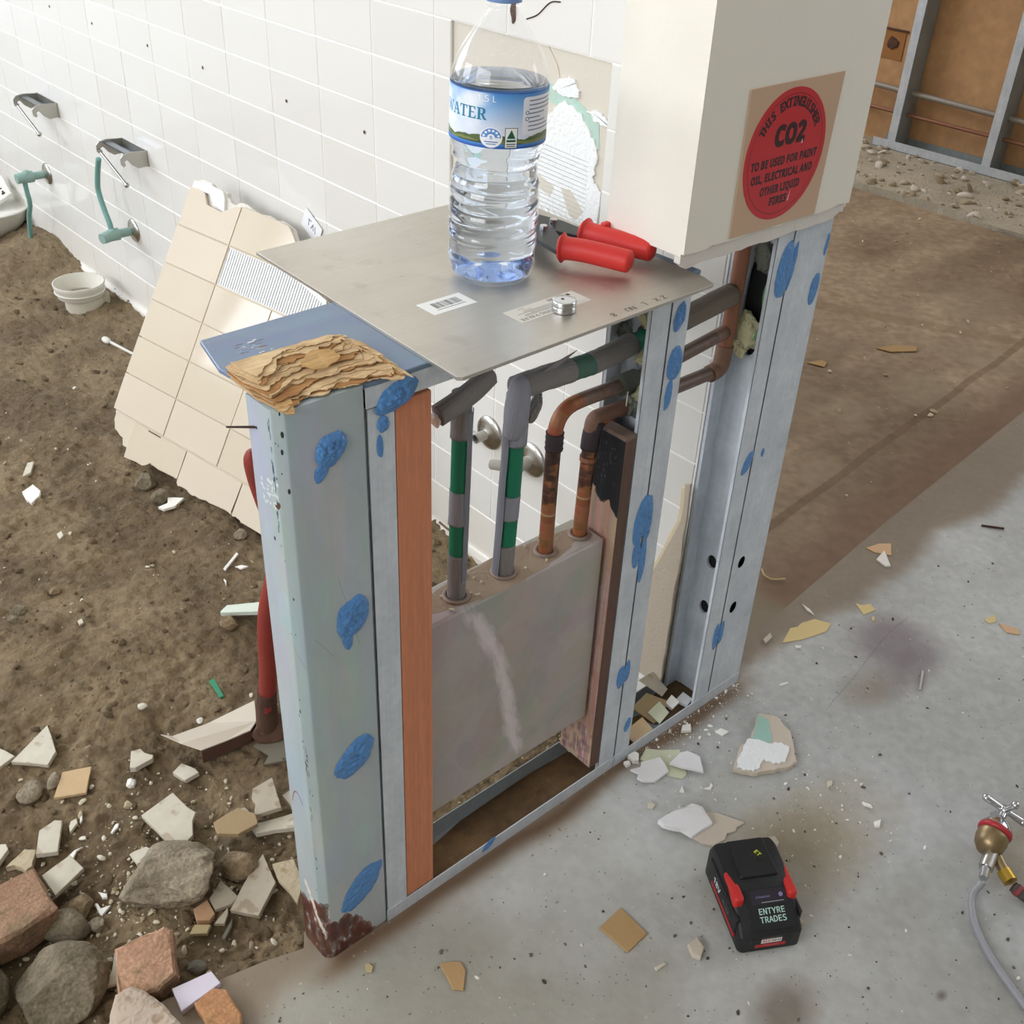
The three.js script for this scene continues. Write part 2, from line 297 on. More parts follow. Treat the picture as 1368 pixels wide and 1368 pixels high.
struct('floor_beyond', merge([prism([[-2.7, -0.6], [-0.7, -0.215], [-0.7, 1.1], [-2.7, 1.1]], -0.12, 0), prism([[-2.7, 1.1], [4.0, 1.1], [4.0, 3.1], [-2.7, 3.1]], -0.12, 0), prism([[2.5, -0.196], [4.0, -0.32], [4.0, 1.1], [2.5, 1.1]], -0.12, 0)]), M.concrete);
// brown glue-stained floor of the room behind
const BX0 = 0.7, BX1 = 3.5, BZ0 = -2.2, BZ1 = 0;
T.brown = makeTex(1400, 1100, (u, v) => {
  const x = BX0 + u * (BX1 - BX0), z = BZ0 + v * (BZ1 - BZ0), a = fbm(u, v * 0.786, 5, 6, 161), b = fbm(u, v * 0.786, 160, 3, 162), m = fbm(u, v * 0.786, 22, 4, 163), st = fbm(u * 0.4, v * 1.4, 14, 4, 164);
  let c = mixc([126, 108, 86], [170, 150, 124], ss(0.28, 0.7, a * 0.6 + st * 0.4)); c = c.map((q) => q * (0.86 + 0.28 * b) + (m - 0.5) * 20);
  const d = z + 0.056 + 0.0896 * (x - 0.905);
  c = mixc(c, [116, 90, 72], ss(-0.13, -0.02, d + (m - 0.5) * 0.05) * 0.6);
  c = mixc(c, [162, 148, 124], ss(-0.05, -0.2, d) * ss(-0.75, -0.3, d) * ss(0.55, 0.35, m) * 0.5);
  if (x < 1.02) c = mixc(c, [146, 138, 118], ss(1.03, 0.97, x + (m - 0.5) * 0.06) * ss(-0.3, -0.1, d) * 0.85);
  const ln = Math.abs(d + 0.16 + 0.01 * (m - 0.5)); if (ln < 0.01) c = mixc(c, [92, 70, 50], 0.35);
  const ln2 = Math.abs(x - 2.35 - 0.5 * (z + 0.5)); if (ln2 < 0.03) c = mixc(c, [134, 112, 84], 0.35);
  return c;
});
T.brown.wrapS = T.brown.wrapT = THREE.MirroredRepeatWrapping; T.brown.repeat.set(1 / (BX1 - BX0), 1 / (BZ1 - BZ0)); T.brown.offset.set(-BX0 / (BX1 - BX0), -BZ0 / (BZ1 - BZ0));
M.brownFloor = mat(0xffffff, 0.62, { map: T.brown, bumpMap: T.bumpCoarse, bumpScale: 0.0012 });
struct('floor_brown', prism([[0.72, -0.07], [0.8, -0.056], [0.905, -0.056], [1.371, -0.104], [2.5, -0.196], [3.2, -0.257], [3.2, -3.6], [0.72, -3.6]], -0.12, -0.0015), M.brownFloor);
M.strip = mat(0xfff0d8, 0.95, { map: T.concrete, bumpMap: T.bumpCoarse, bumpScale: 0.006 });
struct('floor_strip', prism([[3.2, -0.257], [3.24, -0.6], [3.22, -0.85], [3.27, -1.1], [3.25, -1.4], [3.28, -2.2], [3.26, -3.6], [4.0, -3.6], [4.0, -0.32]], -0.12, 0.006), M.strip);

// dug-out ground
{
  const nx = 330, nz = 560, pos = [], uv = [], idx = [];
  for (let j = 0; j <= nz; j++) for (let i = 0; i <= nx; i++) {
    const x = -1.0 + 1.69 * (i / nx), z = -0.02 - 3.5 * Math.pow(j / nz, 1.5);
    const fine = 0.007 * (fbm(x + 3, z + 7, 120, 3, 51) - 0.5) * (0.4 + 1.2 * fbm(x + 3, z + 7, 10, 2, 52));
    const lump = 0.006 * Math.max(0, fbm(x + 3, z + 7, 110, 2, 55) - 0.56) * 4;
    pos.push(x, dirtH(x, z) + fine + lump, z); uv.push(x, z);
    if (i < nx && j < nz) { const a = j * (nx + 1) + i; idx.push(a, a + 1, a + nx + 1, a + 1, a + nx + 2, a + nx + 1); }
  }
  const g = new THREE.BufferGeometry(); g.setAttribute('position', new THREE.Float32BufferAttribute(pos, 3)); g.setAttribute('uv', new THREE.Float32BufferAttribute(uv, 2)); g.setIndex(idx); g.computeVertexNormals();
  M.dirt = mat(0xd6ccba, 0.97, { map: T.dirt, bumpMap: T.bumpCoarse, bumpScale: 0.005 });
  struct('ground_dirt', g, M.dirt);
  struct('ground_dirt_beyond', prism([[-2.7, -0.5], [-0.98, -0.3], [-0.98, -3.6], [-2.7, -3.6]], -0.12, -0.02), M.dirt);
}

// tiled wall: body, grout bed, every tile its own piece, one patch where the tiles are gone
const PY = 0.0809, PZ = 0.1617, TX = 0.678;
const rowY = (k) => 0.0945 + PY * k;            // bottom of row k
const colZ = (k) => -0.0095 - PZ * k;           // right side of column k
{
  const wall = struct('wall_tiled');
  part('wall_body', box(0.6855, -0.12, -3.6, 0.775, 2.6, -0.068), M.roomWall, wall);
  const yTop = rowY(13), hz0 = -0.6165, hz1 = -0.2935, hy0 = rowY(7), hy1 = rowY(10);
  part('grout', merge([box(0.6791, 0.0, -3.3, 0.6856, hy0, -0.068), box(0.6791, hy1, -3.3, 0.6856, yTop, -0.068), box(0.6791, hy0, -3.3, 0.6856, hy1, hz0 - 0.001), box(0.6791, hy0, hz1 + 0.001, 0.6856, hy1, -0.068)]), M.grout, wall);
  part('plaster_upper', box(0.68, yTop, -3.6, 0.686, 2.6, -0.1), M.plasterWall, wall);
  const tileGeo = new Map();
  const tileOf = (w, h, ch = 0.0011) => {
    const key = w.toFixed(4) + '_' + h.toFixed(4); if (tileGeo.has(key)) return tileGeo.get(key);
    const g = boxUV(extrude([[-w / 2, -h / 2], [w / 2, -h / 2], [w / 2, h / 2], [-w / 2, h / 2]], 0.0075, ch)); g.rotateY(-Math.PI / 2); g.translate(0.0075, 0, 0); tileGeo.set(key, g); return g;   // front face at x = 0, looking to -x
  };
  const r = rng(77), mats = [M.tile, M.tile, M.tile2, M.tile3];
  const put = (z0, z1, y0, y1) => {
    const J = 0.0017, t = part('tile', tileOf(z1 - z0 - J, y1 - y0 - J), mats[Math.floor(r() * 4)], wall);
    t.position.set(TX + (r() - 0.5) * 0.0004, (y0 + y1) / 2, (z0 + z1) / 2); t.rotation.set(0, (r() - 0.5) * 0.006, (r() - 0.5) * 0.008);
  };
  for (let k = 0; k < 13; k++) for (let c = 0; c < 20; c++) {
    let z1 = colZ(c), z0 = z1 - PZ; const y0 = rowY(k), y1 = rowY(k + 1);
    if (c === 0) z1 = y0 > 0.74 ? -0.1 : -0.07;
    const inHole = k >= 7 && k < 10;
    if (!inHole || z1 < hz0 + 0.001 || z0 > hz1 - 0.001) { put(z0, z1, y0, y1); continue; }
    if (z0 < hz0 && hz0 - z0 > 0.012) put(z0, hz0, y0, y1);
    if (z1 > hz1 && z1 - hz1 > 0.012) put(hz1, z1, y0, y1);
  }
  // cove skirting tiles along the foot
  const prof = []; for (let i = 0; i <= 8; i++) { const a = i / 8 * Math.PI / 2; prof.push([-0.012 + 0.012 * Math.sin(a), 0.004 + 0.012 * (1 - Math.cos(a))]); }
  const cove = [[0.0075, -0.05], [-0.013, -0.05], [-0.013, 0.0025], ...prof, [0, 0.0922], [0.001, 0.0935], [0.0075, 0.0935]];
  const coveG = boxUV(extrude(cove, PZ - 0.0016)); coveG.translate(0, 0, -(PZ - 0.0016) / 2);
  for (let c = 0; c < 20; c++) { const t = part('skirting_tile', coveG, M.skirt, wall); t.position.set(TX, 0, colZ(c) - PZ / 2 - 0.062); t.rotation.y = (r() - 0.5) * 0.004; }
  // the patch: bare lining, mint paper and combed white adhesive
  part('bare_lining', box(0.683, hy0, hz0, 0.6857, hy1, hz1), M.lining, wall);
  const ex = (pts, th, x, m, n) => { const g = extrude(pts.map(([z, y]) => [z, y]), th, Math.min(0.0006, th / 3)); g.rotateY(-Math.PI / 2); g.translate(x, 0, 0); return part(n, boxUV(g), m, wall); };
  ex([[-0.428, 0.852], [-0.4, 0.857], [-0.36, 0.848], [-0.325, 0.834], [-0.311, 0.826], [-0.306, 0.79], [-0.316, 0.795], [-0.33, 0.812], [-0.37, 0.826], [-0.42, 0.836]], 0.0006, 0.6829, M.mint, 'torn_paper');
  const ad = rng(5), jag = (pts) => { const o = []; for (let i = 0; i < pts.length; i++) { const a = pts[i], b = pts[(i + 1) % pts.length]; for (let k = 0; k < 5; k++) { const t = k / 5; o.push([a[0] + (b[0] - a[0]) * t + (ad() - 0.5) * 0.005, a[1] + (b[1] - a[1]) * t + (ad() - 0.5) * 0.005]); } } return o; };
  ex(jag([[-0.46, 0.69], [-0.46, 0.785], [-0.42, 0.8], [-0.4, 0.822], [-0.375, 0.84], [-0.345, 0.832], [-0.325, 0.812], [-0.312, 0.798], [-0.308, 0.775], [-0.312, 0.75], [-0.296, 0.738], [-0.295, 0.665], [-0.44, 0.665]]), 0.0032, 0.6829, M.thinset, 'adhesive');
  ex(jag([[-0.402, 0.852], [-0.386, 0.868], [-0.365, 0.872], [-0.35, 0.86], [-0.35, 0.85], [-0.38, 0.846]]), 0.003, 0.6829, M.thinset, 'adhesive');
  ex(jag([[-0.335, 0.836], [-0.318, 0.842], [-0.3, 0.835], [-0.29, 0.83], [-0.293, 0.822], [-0.315, 0.826]]), 0.003, 0.6829, M.thinset, 'adhesive');
  const ridges = []; for (let i = 0; i < 15; i++) ridges.push(rod([0.6797, 0.69 + i * 0.0062, -0.44 + 0.004 * (i % 3)], [0.6797, 0.685 + i * 0.0062, -0.322], 0.0005, 0.0004, 6));
  for (let i = 0; i < 9; i++) ridges.push(rod([0.6797, 0.668, -0.42 + i * 0.013], [0.6797, 0.69, -0.436 + i * 0.013], 0.0006, 0.0004, 6));
  part('adhesive_ridges', merge(ridges), M.thinset, wall);
  ex([[-0.372, 0.725], [-0.352, 0.727], [-0.325, 0.703], [-0.338, 0.687], [-0.352, 0.69]], 0.0035, 0.6829, M.lining, 'bare_patch');
  ex([[-0.43, 0.738], [-0.41, 0.73], [-0.385, 0.722], [-0.392, 0.707], [-0.43, 0.715]], 0.0035, 0.6829, M.lining, 'bare_patch');
  // drilled holes along one course and a ragged hole over the patch
  for (const z of [-2.162, -1.921, -1.644, -1.403, -1.091, -0.846]) part('drill_hole', boxUV(new THREE.CylinderGeometry(0.0032, 0.0022, 0.0006, 10).rotateZ(Math.PI / 2).translate(TX - 0.0006, 0.694, z)), M.rustDark, wall);
  part('ragged_hole', boxUV(rockGeo(0.0018, 0.016, 0.006, 3, 8, 0.3, 5).translate(TX - 0.0006, 0.935, -0.482)), M.rustDark, wall);
  part('hairline_crack', sweep([[TX - 0.0005, 0.93, -0.455], [TX - 0.0005, 0.938, -0.435], [TX - 0.0005, 0.957, -0.41], [TX - 0.0005, 0.96, -0.392]], 0.0009, 20, 5), M.rustDark, wall);
  part('hairline_crack', sweep([[0.6826, 0.903, -0.415], [0.6826, 0.88, -0.395], [0.6826, 0.862, -0.39], [0.6826, 0.845, -0.4], [0.6826, 0.842, -0.415]], 0.0006, 20, 5), M.groutOld, wall);
}

// nib of wall above the opened frame
{
  const w = struct('wall_nib'), r = rng(31), n = 26, bottom = [], lower = [];
  for (let i = 0; i <= n; i++) { const x = 0.487 + 0.303 * i / n; bottom.push([x, 0.7885 - 0.001 * Math.sin(i) + (r() - 0.5) * 0.0025]); lower.push([x + (i === n ? -0.004 : 0), 0.771 + (r() - 0.5) * 0.0025 + (i < 1 ? 0.006 : 0) + (i > n - 2 ? 0.006 : 0)]); }
  part('front_lining', boxUV(extrude([...bottom, [0.79, 2.6], [0.487, 2.6]], 0.004).translate(0, 0, 0.009)), M.plasterWall, w);
  part('lining_core', boxUV(extrude([...lower, [0.785, 0.85], [0.489, 0.85]], 0.0085).translate(0, 0, 0.0008)), M.plasterCore, w);
  part('end_lining', boxUV(box(0.487, 0.786, -0.1, 0.497, 2.6, 0.009)), M.plasterWall, w);
  part('back_lining', box(0.497, 0.785, -0.1, 0.68, 2.6, -0.09), M.plasterWall, w);
  part('side_lining', box(0.7785, 0.782, -0.1, 0.79, 2.6, 0.009), M.plasterWall, w);
  part('core_fill', box(0.5, 0.86, -0.088, 0.778, 2.6, 0.0), M.plasterCore, w);
}
// shell of the room: walls with window openings, ceiling
function wallWithOpening(name, axis, at, t, a0, a1, y1, o, m = M.roomWall) {   // axis 'x': plane x = at, runs along z; axis 'z': plane z = at, runs along x
  const [c0, c1, d0, d1] = o, bx = (p, q, y0, yy) => axis === 'x' ? box(Math.min(at, at + t), y0, p, Math.max(at, at + t), yy, q) : box(p, y0, Math.min(at, at + t), q, yy, Math.max(at, at + t));
  const g = [];
  let at0 = a0; for (const [p, q] of o.list) { if (p > at0) g.push(bx(at0, p, -0.12, y1)); g.push(bx(p, q, -0.12, o.y[0])); g.push(bx(p, q, o.y[1], y1)); at0 = q; } if (at0 < a1) g.push(bx(at0, a1, -0.12, y1));
  return struct(name, merge(g), m);
}
const open = (list, y) => Object.assign([0, 0, 0, 0], { list, y });
wallWithOpening('wall_left', 'x', -2.6, -0.12, -3.6, 3.1, 2.6, open([[-3.4, -1.7], [-0.65, 1.25]], [1.25, 2.35]));
wallWithOpening('wall_end', 'z', -3.5, -0.12, -2.72, 4.0, 2.6, open([[-1.5, 0.2], [1.35, 3.05]], [0.95, 2.45]));
struct('wall_front', box(-2.72, -0.12, 3.0, 4.0, 2.6, 3.12), M.roomDark);
wallWithOpening('wall_right', 'x', 3.84, 0.12, -0.35, 3.0, 2.6, open([[0.6, 2.8]], [0.95, 2.45]), M.roomDark);
struct('ceiling', box(-2.72, 2.6, -3.62, 4.0, 2.72, 3.12), M.roomWall);
function windowFrame(name, axis, at, p, q, y0, y1, bars) {
  const w = struct(name), g = [], add = (a0, b0, a1, b1) => g.push(axis === 'x' ? box(at - 0.025, b0, a0, at + 0.025, b1, a1, 0.004) : box(a0, b0, at - 0.025, a1, b1, at + 0.025, 0.004)), f = 0.05;
  add(p, y0, q, y0 + f); add(p, y1 - f, q, y1); add(p, y0 + f, p + f, y1 - f); add(q - f, y0 + f, q, y1 - f);
  part('window_frame', merge(g), M.frameWhite, w);
  for (let i = 1; i <= bars; i++) { const c = p + (q - p) * i / (bars + 1); part('mullion', axis === 'x' ? box(at - 0.02, y0 + f, c - 0.022, at + 0.02, y1 - f, c + 0.022, 0.004) : box(c - 0.022, y0 + f, at - 0.02, c + 0.022, y1 - f, at + 0.02, 0.004), M.frameWhite, w); }
}
windowFrame('window_1', 'x', -2.66, -3.4, -1.7, 1.25, 2.35, 1);
windowFrame('window_2', 'x', -2.66, -0.65, 1.25, 1.25, 2.35, 1);
windowFrame('window_3', 'z', -3.56, -1.5, 0.2, 0.95, 2.45, 1);
windowFrame('added_window_5', 'z', -3.56, 1.35, 3.05, 0.95, 2.45, 1);  // unseen window, added to light the far room
windowFrame('window_4', 'x', 3.9, 0.6, 2.8, 0.95, 2.45, 1);
// ---------------------------------------------------------------- the opened frame
const dabs = (o, list) => { for (const [x, y, rx, ry, tilt, th, z = 0.0003] of list) part('glue_dab', dab(x, y, z, rx, ry, tilt, th, x * 91 + y * 57), M.glue, o); };
{ // painted steel post, its print unrolled over the left face, the rounded corner and the front
  T.post = canvasTex(512, 2048, (c, W, H) => {
    const X = (s) => (s + 0.05) / 0.14 * W, Y = (y) => H - (y + 0.03) / 0.8 * H, r = rng(8);
    c.fillStyle = '#abb9b9'; c.fillRect(0, 0, W, H);
    for (let i = 0; i < 260; i++) { c.fillStyle = `rgba(${150 + r() * 70},${165 + r() * 60},${170 + r() * 60},0.08)`; c.beginPath(); c.ellipse(r() * W, r() * H, 20 + r() * 70, 60 + r() * 200, 0, 0, 7); c.fill(); }
    c.strokeStyle = '#27384f'; c.fillStyle = '#1f2730';
    const chip = (s, y, a, b) => { c.beginPath(); c.ellipse(X(s), Y(y), a, b, r() * 0.6 - 0.3, 0, 7); c.fill(); };
    for (let i = 0; i < 26; i++) { c.fillStyle = i % 3 ? '#33506f' : '#252b33'; const y = 0.04 + 0.71 * r(); chip(-0.012 + 0.012 * r(), y, 1.5 + 2.5 * r(), 2 + 7 * r() * r()); }
    for (let i = 0; i < 30; i++) { c.fillStyle = '#2d4a6b'; chip(-0.014 + 0.003 * r(), 0.63 + 0.12 * r(), 2, 3 + 9 * r()); }
    for (const [s, y, a] of [[0.004, 0.735, 7], [0.006, 0.678, 6], [0.002, 0.718, 6], [-0.022, 0.62, 5], [0.003, 0.755, 4]]) { c.fillStyle = '#1f2329'; chip(s, y, a, a * 1.2); }
    for (let i = 0; i < 34; i++) { c.fillStyle = 'rgba(244,243,236,0.6)'; chip(-0.036 + 0.028 * r(), 0.655 + 0.03 * r(), 3 + 6 * r(), 2 + 4 * r()); }
    c.fillStyle = '#5d4a38'; chip(-0.009, 0.662, 9, 8); chip(-0.012, 0.659, 14, 4);
    for (let i = 0; i < 16; i++) { c.fillStyle = 'rgba(90,70,58,0.7)'; chip(-0.008 + 0.005 * r(), 0.25 + 0.12 * r(), 1.6, 5 + 9 * r()); }
    c.strokeStyle = 'rgba(130,70,55,0.75)'; c.lineWidth = 5; c.beginPath(); c.moveTo(X(-0.044), Y(0.25)); c.quadraticCurveTo(X(-0.036), Y(0.29), X(-0.022), Y(0.262)); c.stroke();
    for (const s of [-0.012, 0.02, 0.05]) { c.strokeStyle = 'rgba(60,60,66,0.35)'; c.lineWidth = 1.5; c.beginPath(); c.moveTo(X(s), Y(0.5 + 0.1 * r())); c.lineTo(X(s + 0.02), Y(0.47)); c.stroke(); }
    for (let i = 0; i < 420; i++) {   // rust eating up from the foot
      const s = -0.048 + 0.115 * Math.pow(r(), 1.3), top = s < 0.004 ? 0.1 * (1 - (-0.004 - s) * 4) : 0.05 * ss(0.068, 0.03, s) + 0.012;
      const y = -0.03 + (top + 0.03) * Math.pow(r(), 0.9); c.fillStyle = `rgba(${66 + r() * 40},${36 + r() * 24},${30 + r() * 18},0.5)`; chip(s, y, 8 + 18 * r(), 8 + 20 * r());
    }
    for (let i = 0; i < 60; i++) { c.fillStyle = 'rgba(238,226,214,0.55)'; const q = r(); chip(-0.036 + 0.034 * q + 0.004 * r(), 0.115 - 0.075 * q + 0.01 * r(), 4 + 8 * r(), 6 + 10 * r()); }
    c.fillStyle = 'rgba(90,60,44,0.5)'; c.fillRect(X(0.0), Y(0.004), X(0.09) - X(0), H);
  });
  const o = thing('steel_post', 'pale blue painted hollow steel post with blue glue dabs and rusty foot', 'post', [0, 0, 0]);
  const R = 0.013, pr = []; for (let i = 0; i <= 8; i++) { const a = Math.PI / 2 * i / 8; pr.push([R - R * Math.cos(a) , -(R - R * Math.sin(a))]); }
  // z runs back: corner from the left face to the front
  const prof = [[0.0, -0.048], ...pr.map(([x, z]) => [x, z]), [0.087, 0], [0.087, -0.012], [0.079, -0.012], [0.079, -0.048]];
  let g = prism(prof.map(([x, z]) => [x, z]), -0.035, 0.757);
  const p = g.attributes.position, uv = g.attributes.uv;
  for (let i = 0; i < p.count; i++) uv.setXY(i, (p.getX(i) + p.getZ(i) + 0.05) / 0.14, (p.getY(i) + 0.03) / 0.8);
  g.deleteAttribute('normal'); g = toCreasedNormals(mergeVertices(g), 0.6);
  M.post = phys(0xffffff, 0.42, { map: T.post, clearcoat: 0.1 });
  part('post_body', g, M.post, o);
  dabs(o, [[0.051, 0.706, 0.015, 0.017, -0.4, 0.004], [0.041, 0.688, 0.007, 0.013, -0.5, 0.0015], [0.064, 0.511, 0.019, 0.024, -0.4, 0.0035], [0.056, 0.486, 0.006, 0.016, 0.1, 0.0012], [0.056, 0.317, 0.03, 0.021, 0.75, 0.0035], [0.055, 0.097, 0.037, 0.021, 0.85, 0.0016]]);
  part('nail', merge([rod([0.002, 0.7296, -0.034], [-0.014, 0.7225, -0.062], 0.0013, 0.0009, 8), rod([0.003, 0.7298, -0.033], [0.0018, 0.7293, -0.0355], 0.0028, 0.0028, 10)]), M.rustDark, o);
}
// bottom track, studs
const D = 0.064, FL = 0.031, LIP = 0.006, TH = 0.0012;
function cStud(name, label, xw, dir, y0, y1, group, o = {}) {   // web at xw, open towards dir
  const t = thing(name, label, 'stud', [xw, y0, 0], 0, group), g = [], f = o.flange ?? FL, s = dir, X = (a, b) => [Math.min(a, b), Math.max(a, b)];
  const H = y1 - y0, a = X(0, s * f), b = X(s * f, s * (f - TH)), c = X(0, s * f);
  part('front_flange', merge([plateXY(a[0], a[1], 0, H, 0, TH, (o.holes || []).map(([x, y, q, w]) => [x - xw, y - y0, q, w])), box(b[0], 0, -LIP, b[1], H, -0.0003)]), M.galv, t);
  part('web', plateZY(-D, 0, 0, H, s > 0 ? TH : 0, TH, (o.webHoles || []).map(([z, y, q, w]) => [z, y - y0, q, w])), M.galv, t);
  part('back_flange', merge([plateXY(c[0], c[1], 0, H, -D + TH, TH), box(b[0], 0, -D + 0.0003, b[1], H, -D + LIP)]), M.galv, t);
  return t;
}
const shift = (list, t) => list.map(([x, y, rx, ry, tl, th, z]) => [x - t.position.x, y - t.position.y, rx, ry, tl, th, z]);
{
  const t = thing('metal_track', 'blue grey steel floor track along the foot of the opened frame', 'metal track', [0.089, 0, 0]);
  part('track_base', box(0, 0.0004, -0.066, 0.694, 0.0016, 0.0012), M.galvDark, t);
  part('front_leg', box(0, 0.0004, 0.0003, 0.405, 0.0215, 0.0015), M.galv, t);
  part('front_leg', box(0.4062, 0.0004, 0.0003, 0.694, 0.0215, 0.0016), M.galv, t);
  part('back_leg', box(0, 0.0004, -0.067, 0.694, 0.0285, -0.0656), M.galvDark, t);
  part('settled_dust', boxUV(dab(0.28, -0.033, 0, 0.25, 0.031, 0, 0.0024, 3, 0.4).rotateX(-Math.PI / 2).translate(0, 0.0016, -0.066)), mat(0xb29a78, 0.98, { map: T.dirt, bumpMap: T.bumpCoarse, bumpScale: 0.002 }), t);
  part('settled_dust', boxUV(dab(0.6, -0.033, 0, 0.09, 0.03, 0, 0.003, 5, 0.5).rotateX(-Math.PI / 2).translate(0, 0.0016, -0.066)), mat(0x9c8668, 0.98, { map: T.dirt, bumpMap: T.bumpCoarse, bumpScale: 0.002 }), t);
  dabs(t, [[0.166, 0.017, 0.013, 0.006, 0.5, 0.0012, 0.0016]]);
}
{
  const t = thing('metal_track', 'steel head track under the blue ledge board of the low frame', 'metal track', [0.089, 0.733, 0]);
  part('track_base', box(0, 0.0188, -0.066, 0.447, 0.02, 0.0012), M.galv, t);
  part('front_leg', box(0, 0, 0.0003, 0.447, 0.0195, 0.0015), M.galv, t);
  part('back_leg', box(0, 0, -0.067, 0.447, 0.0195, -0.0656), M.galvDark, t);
  dabs(t, [[0.034, 0.004, 0.024, 0.013, 0.3, 0.004, 0.0016]]);
}
{
  const a = cStud('metal_stud', 'slim galvanised stud tight between the painted post and the orange timber', 0.0895, 1, 0.0022, 0.731, undefined, { flange: 0.0305 });
  dabs(a, shift([[0.107, 0.712, 0.007, 0.009, 0.3, 0.0018], [0.103, 0.69, 0.004, 0.012, 0, 0.0008]], a));
  const b = cStud('metal_stud', 'left half of the back-to-back steel stud pair beside the steel box', 0.4945, -1, 0.0022, 0.731, undefined, { webHoles: [[-0.037, 0.647, 0.02, 0.062]] });
  dabs(b, shift([[0.489, 0.441, 0.013, 0.035, -0.12, 0.0022], [0.488, 0.39, 0.008, 0.022, 0, 0.001], [0.489, 0.18, 0.0085, 0.021, 0, 0.002]], b));
  const c = cStud('metal_stud', 'right half of the back-to-back steel stud pair with three blue dabs', 0.4958, 1, 0.0022, 0.731, undefined, { webHoles: [[-0.037, 0.647, 0.02, 0.062]] });
  dabs(c, shift([[0.511, 0.709, 0.009, 0.018, -0.15, 0.0028], [0.513, 0.65, 0.0125, 0.022, 0, 0.003], [0.509, 0.612, 0.006, 0.02, -0.08, 0.0018], [0.502, 0.437, 0.0075, 0.034, 0, 0.0022], [0.501, 0.375, 0.007, 0.036, 0, 0.001], [0.5, 0.185, 0.006, 0.02, 0, 0.002], [0.517, 0.072, 0.006, 0.013, -0.2, 0.0012]], c));
  const e = cStud('metal_stud', 'left stud of the tall double stud against the tiled wall', 0.707, -1, 0.0022, 0.853, undefined, { flange: 0.0315, webHoles: [[-0.036, 0.665, 0.02, 0.075], [-0.034, 0.257, 0.0085, 0.0115], [-0.034, 0.173, 0.0085, 0.0115]] });
  dabs(e, shift([[0.699, 0.719, 0.0155, 0.036, -0.12, 0.002], [0.697, 0.446, 0.009, 0.018, -0.4, 0.0012], [0.7, 0.139, 0.006, 0.024, 0, 0.0022]], e));
  const f = cStud('metal_stud', 'broad right stud of the tall double stud with two punched holes', 0.7083, 1, 0.0022, 0.853, undefined, { flange: 0.0747, webHoles: [[-0.036, 0.665, 0.02, 0.075], [-0.034, 0.257, 0.0085, 0.0115], [-0.034, 0.173, 0.0085, 0.0115]], holes: [[0.7305, 0.265, 0.0082, 0.0105], [0.7315, 0.18, 0.0082, 0.0105]] });
  dabs(f, shift([[0.714, 0.722, 0.005, 0.031, -0.1, 0.0016], [0.772, 0.678, 0.0085, 0.021, -0.1, 0.0016], [0.781, 0.735, 0.003, 0.014, -0.1, 0.0016], [0.729, 0.452, 0.003, 0.007, 0, 0.001], [0.712, 0.142, 0.006, 0.022, 0, 0.001]], f));
  part('rolled_edge', sweep([[0.0747, 0, -0.004], [0.0747, 0.45, -0.004], [0.0747, 0.85, -0.004]], 0.0042, 6, 10), M.galv, f);
  // black block standing in for the shade inside the boxed stud
  part('inner_shade', box(0.003, 0.05, -0.055, 0.0725, 0.84, -0.006), M.black, f);
  part('screw', boxUV(new THREE.SphereGeometry(0.0052, 14, 10).scale(1, 1, 0.6).translate(-0.0025, 0.623, -0.013)), M.chrome, e);
  part('foam_seal', boxUV(rockGeo(0.01, 0.03, 0.018, 12, 10, 0.3, 16).translate(-0.008, 0.625, -0.034)), M.foam, e);
  part('foam_seal', boxUV(rockGeo(0.007, 0.026, 0.016, 15, 10, 0.35, 12).translate(-0.004, 0.722, -0.03)), M.foamGrey, e);
  part('foam_seal', boxUV(rockGeo(0.009, 0.014, 0.014, 14, 10, 0.35, 12).translate(-0.012, 0.6, -0.042)), M.foam, e);
  for (const [y, z, rx, ry, m, s] of [[0.703, -0.024, 0.01, 0.012, M.foam, 21], [0.652, -0.022, 0.012, 0.01, M.foam, 22], [0.59, -0.03, 0.014, 0.018, M.foamGrey, 23], [0.607, -0.022, 0.01, 0.012, M.foam, 24], [0.676, -0.052, 0.012, 0.012, M.foamGrey, 25]]) part('foam_seal', boxUV(rockGeo(0.009, ry, rx, s, 10, 0.35, 14).translate(-0.01, y, z)), m, b);
  part('washer', boxUV(new THREE.TorusGeometry(0.007, 0.0018, 8, 20).rotateY(Math.PI / 2).translate(-0.003, 0.714, -0.018)), M.chromeDull, b);
  part('zip_tie', boxUV(new THREE.TorusGeometry(0.012, 0.0009, 6, 24).rotateY(0.7).translate(-0.022, 0.607, -0.03)), M.pvc, b);
  part('zip_tie', boxUV(new THREE.TorusGeometry(0.017, 0.0009, 6, 24).rotateY(0.9).translate(-0.03, 0.66, -0.045)), M.pvc, e);
}
single('timber_strip', box(0.1212, 0.022, -0.06, 0.1625, 0.7285, 0.0, 0.0012), M.woodOrange, 'orange-brown timber strip standing between the slim stud and the steel box', 'timber');
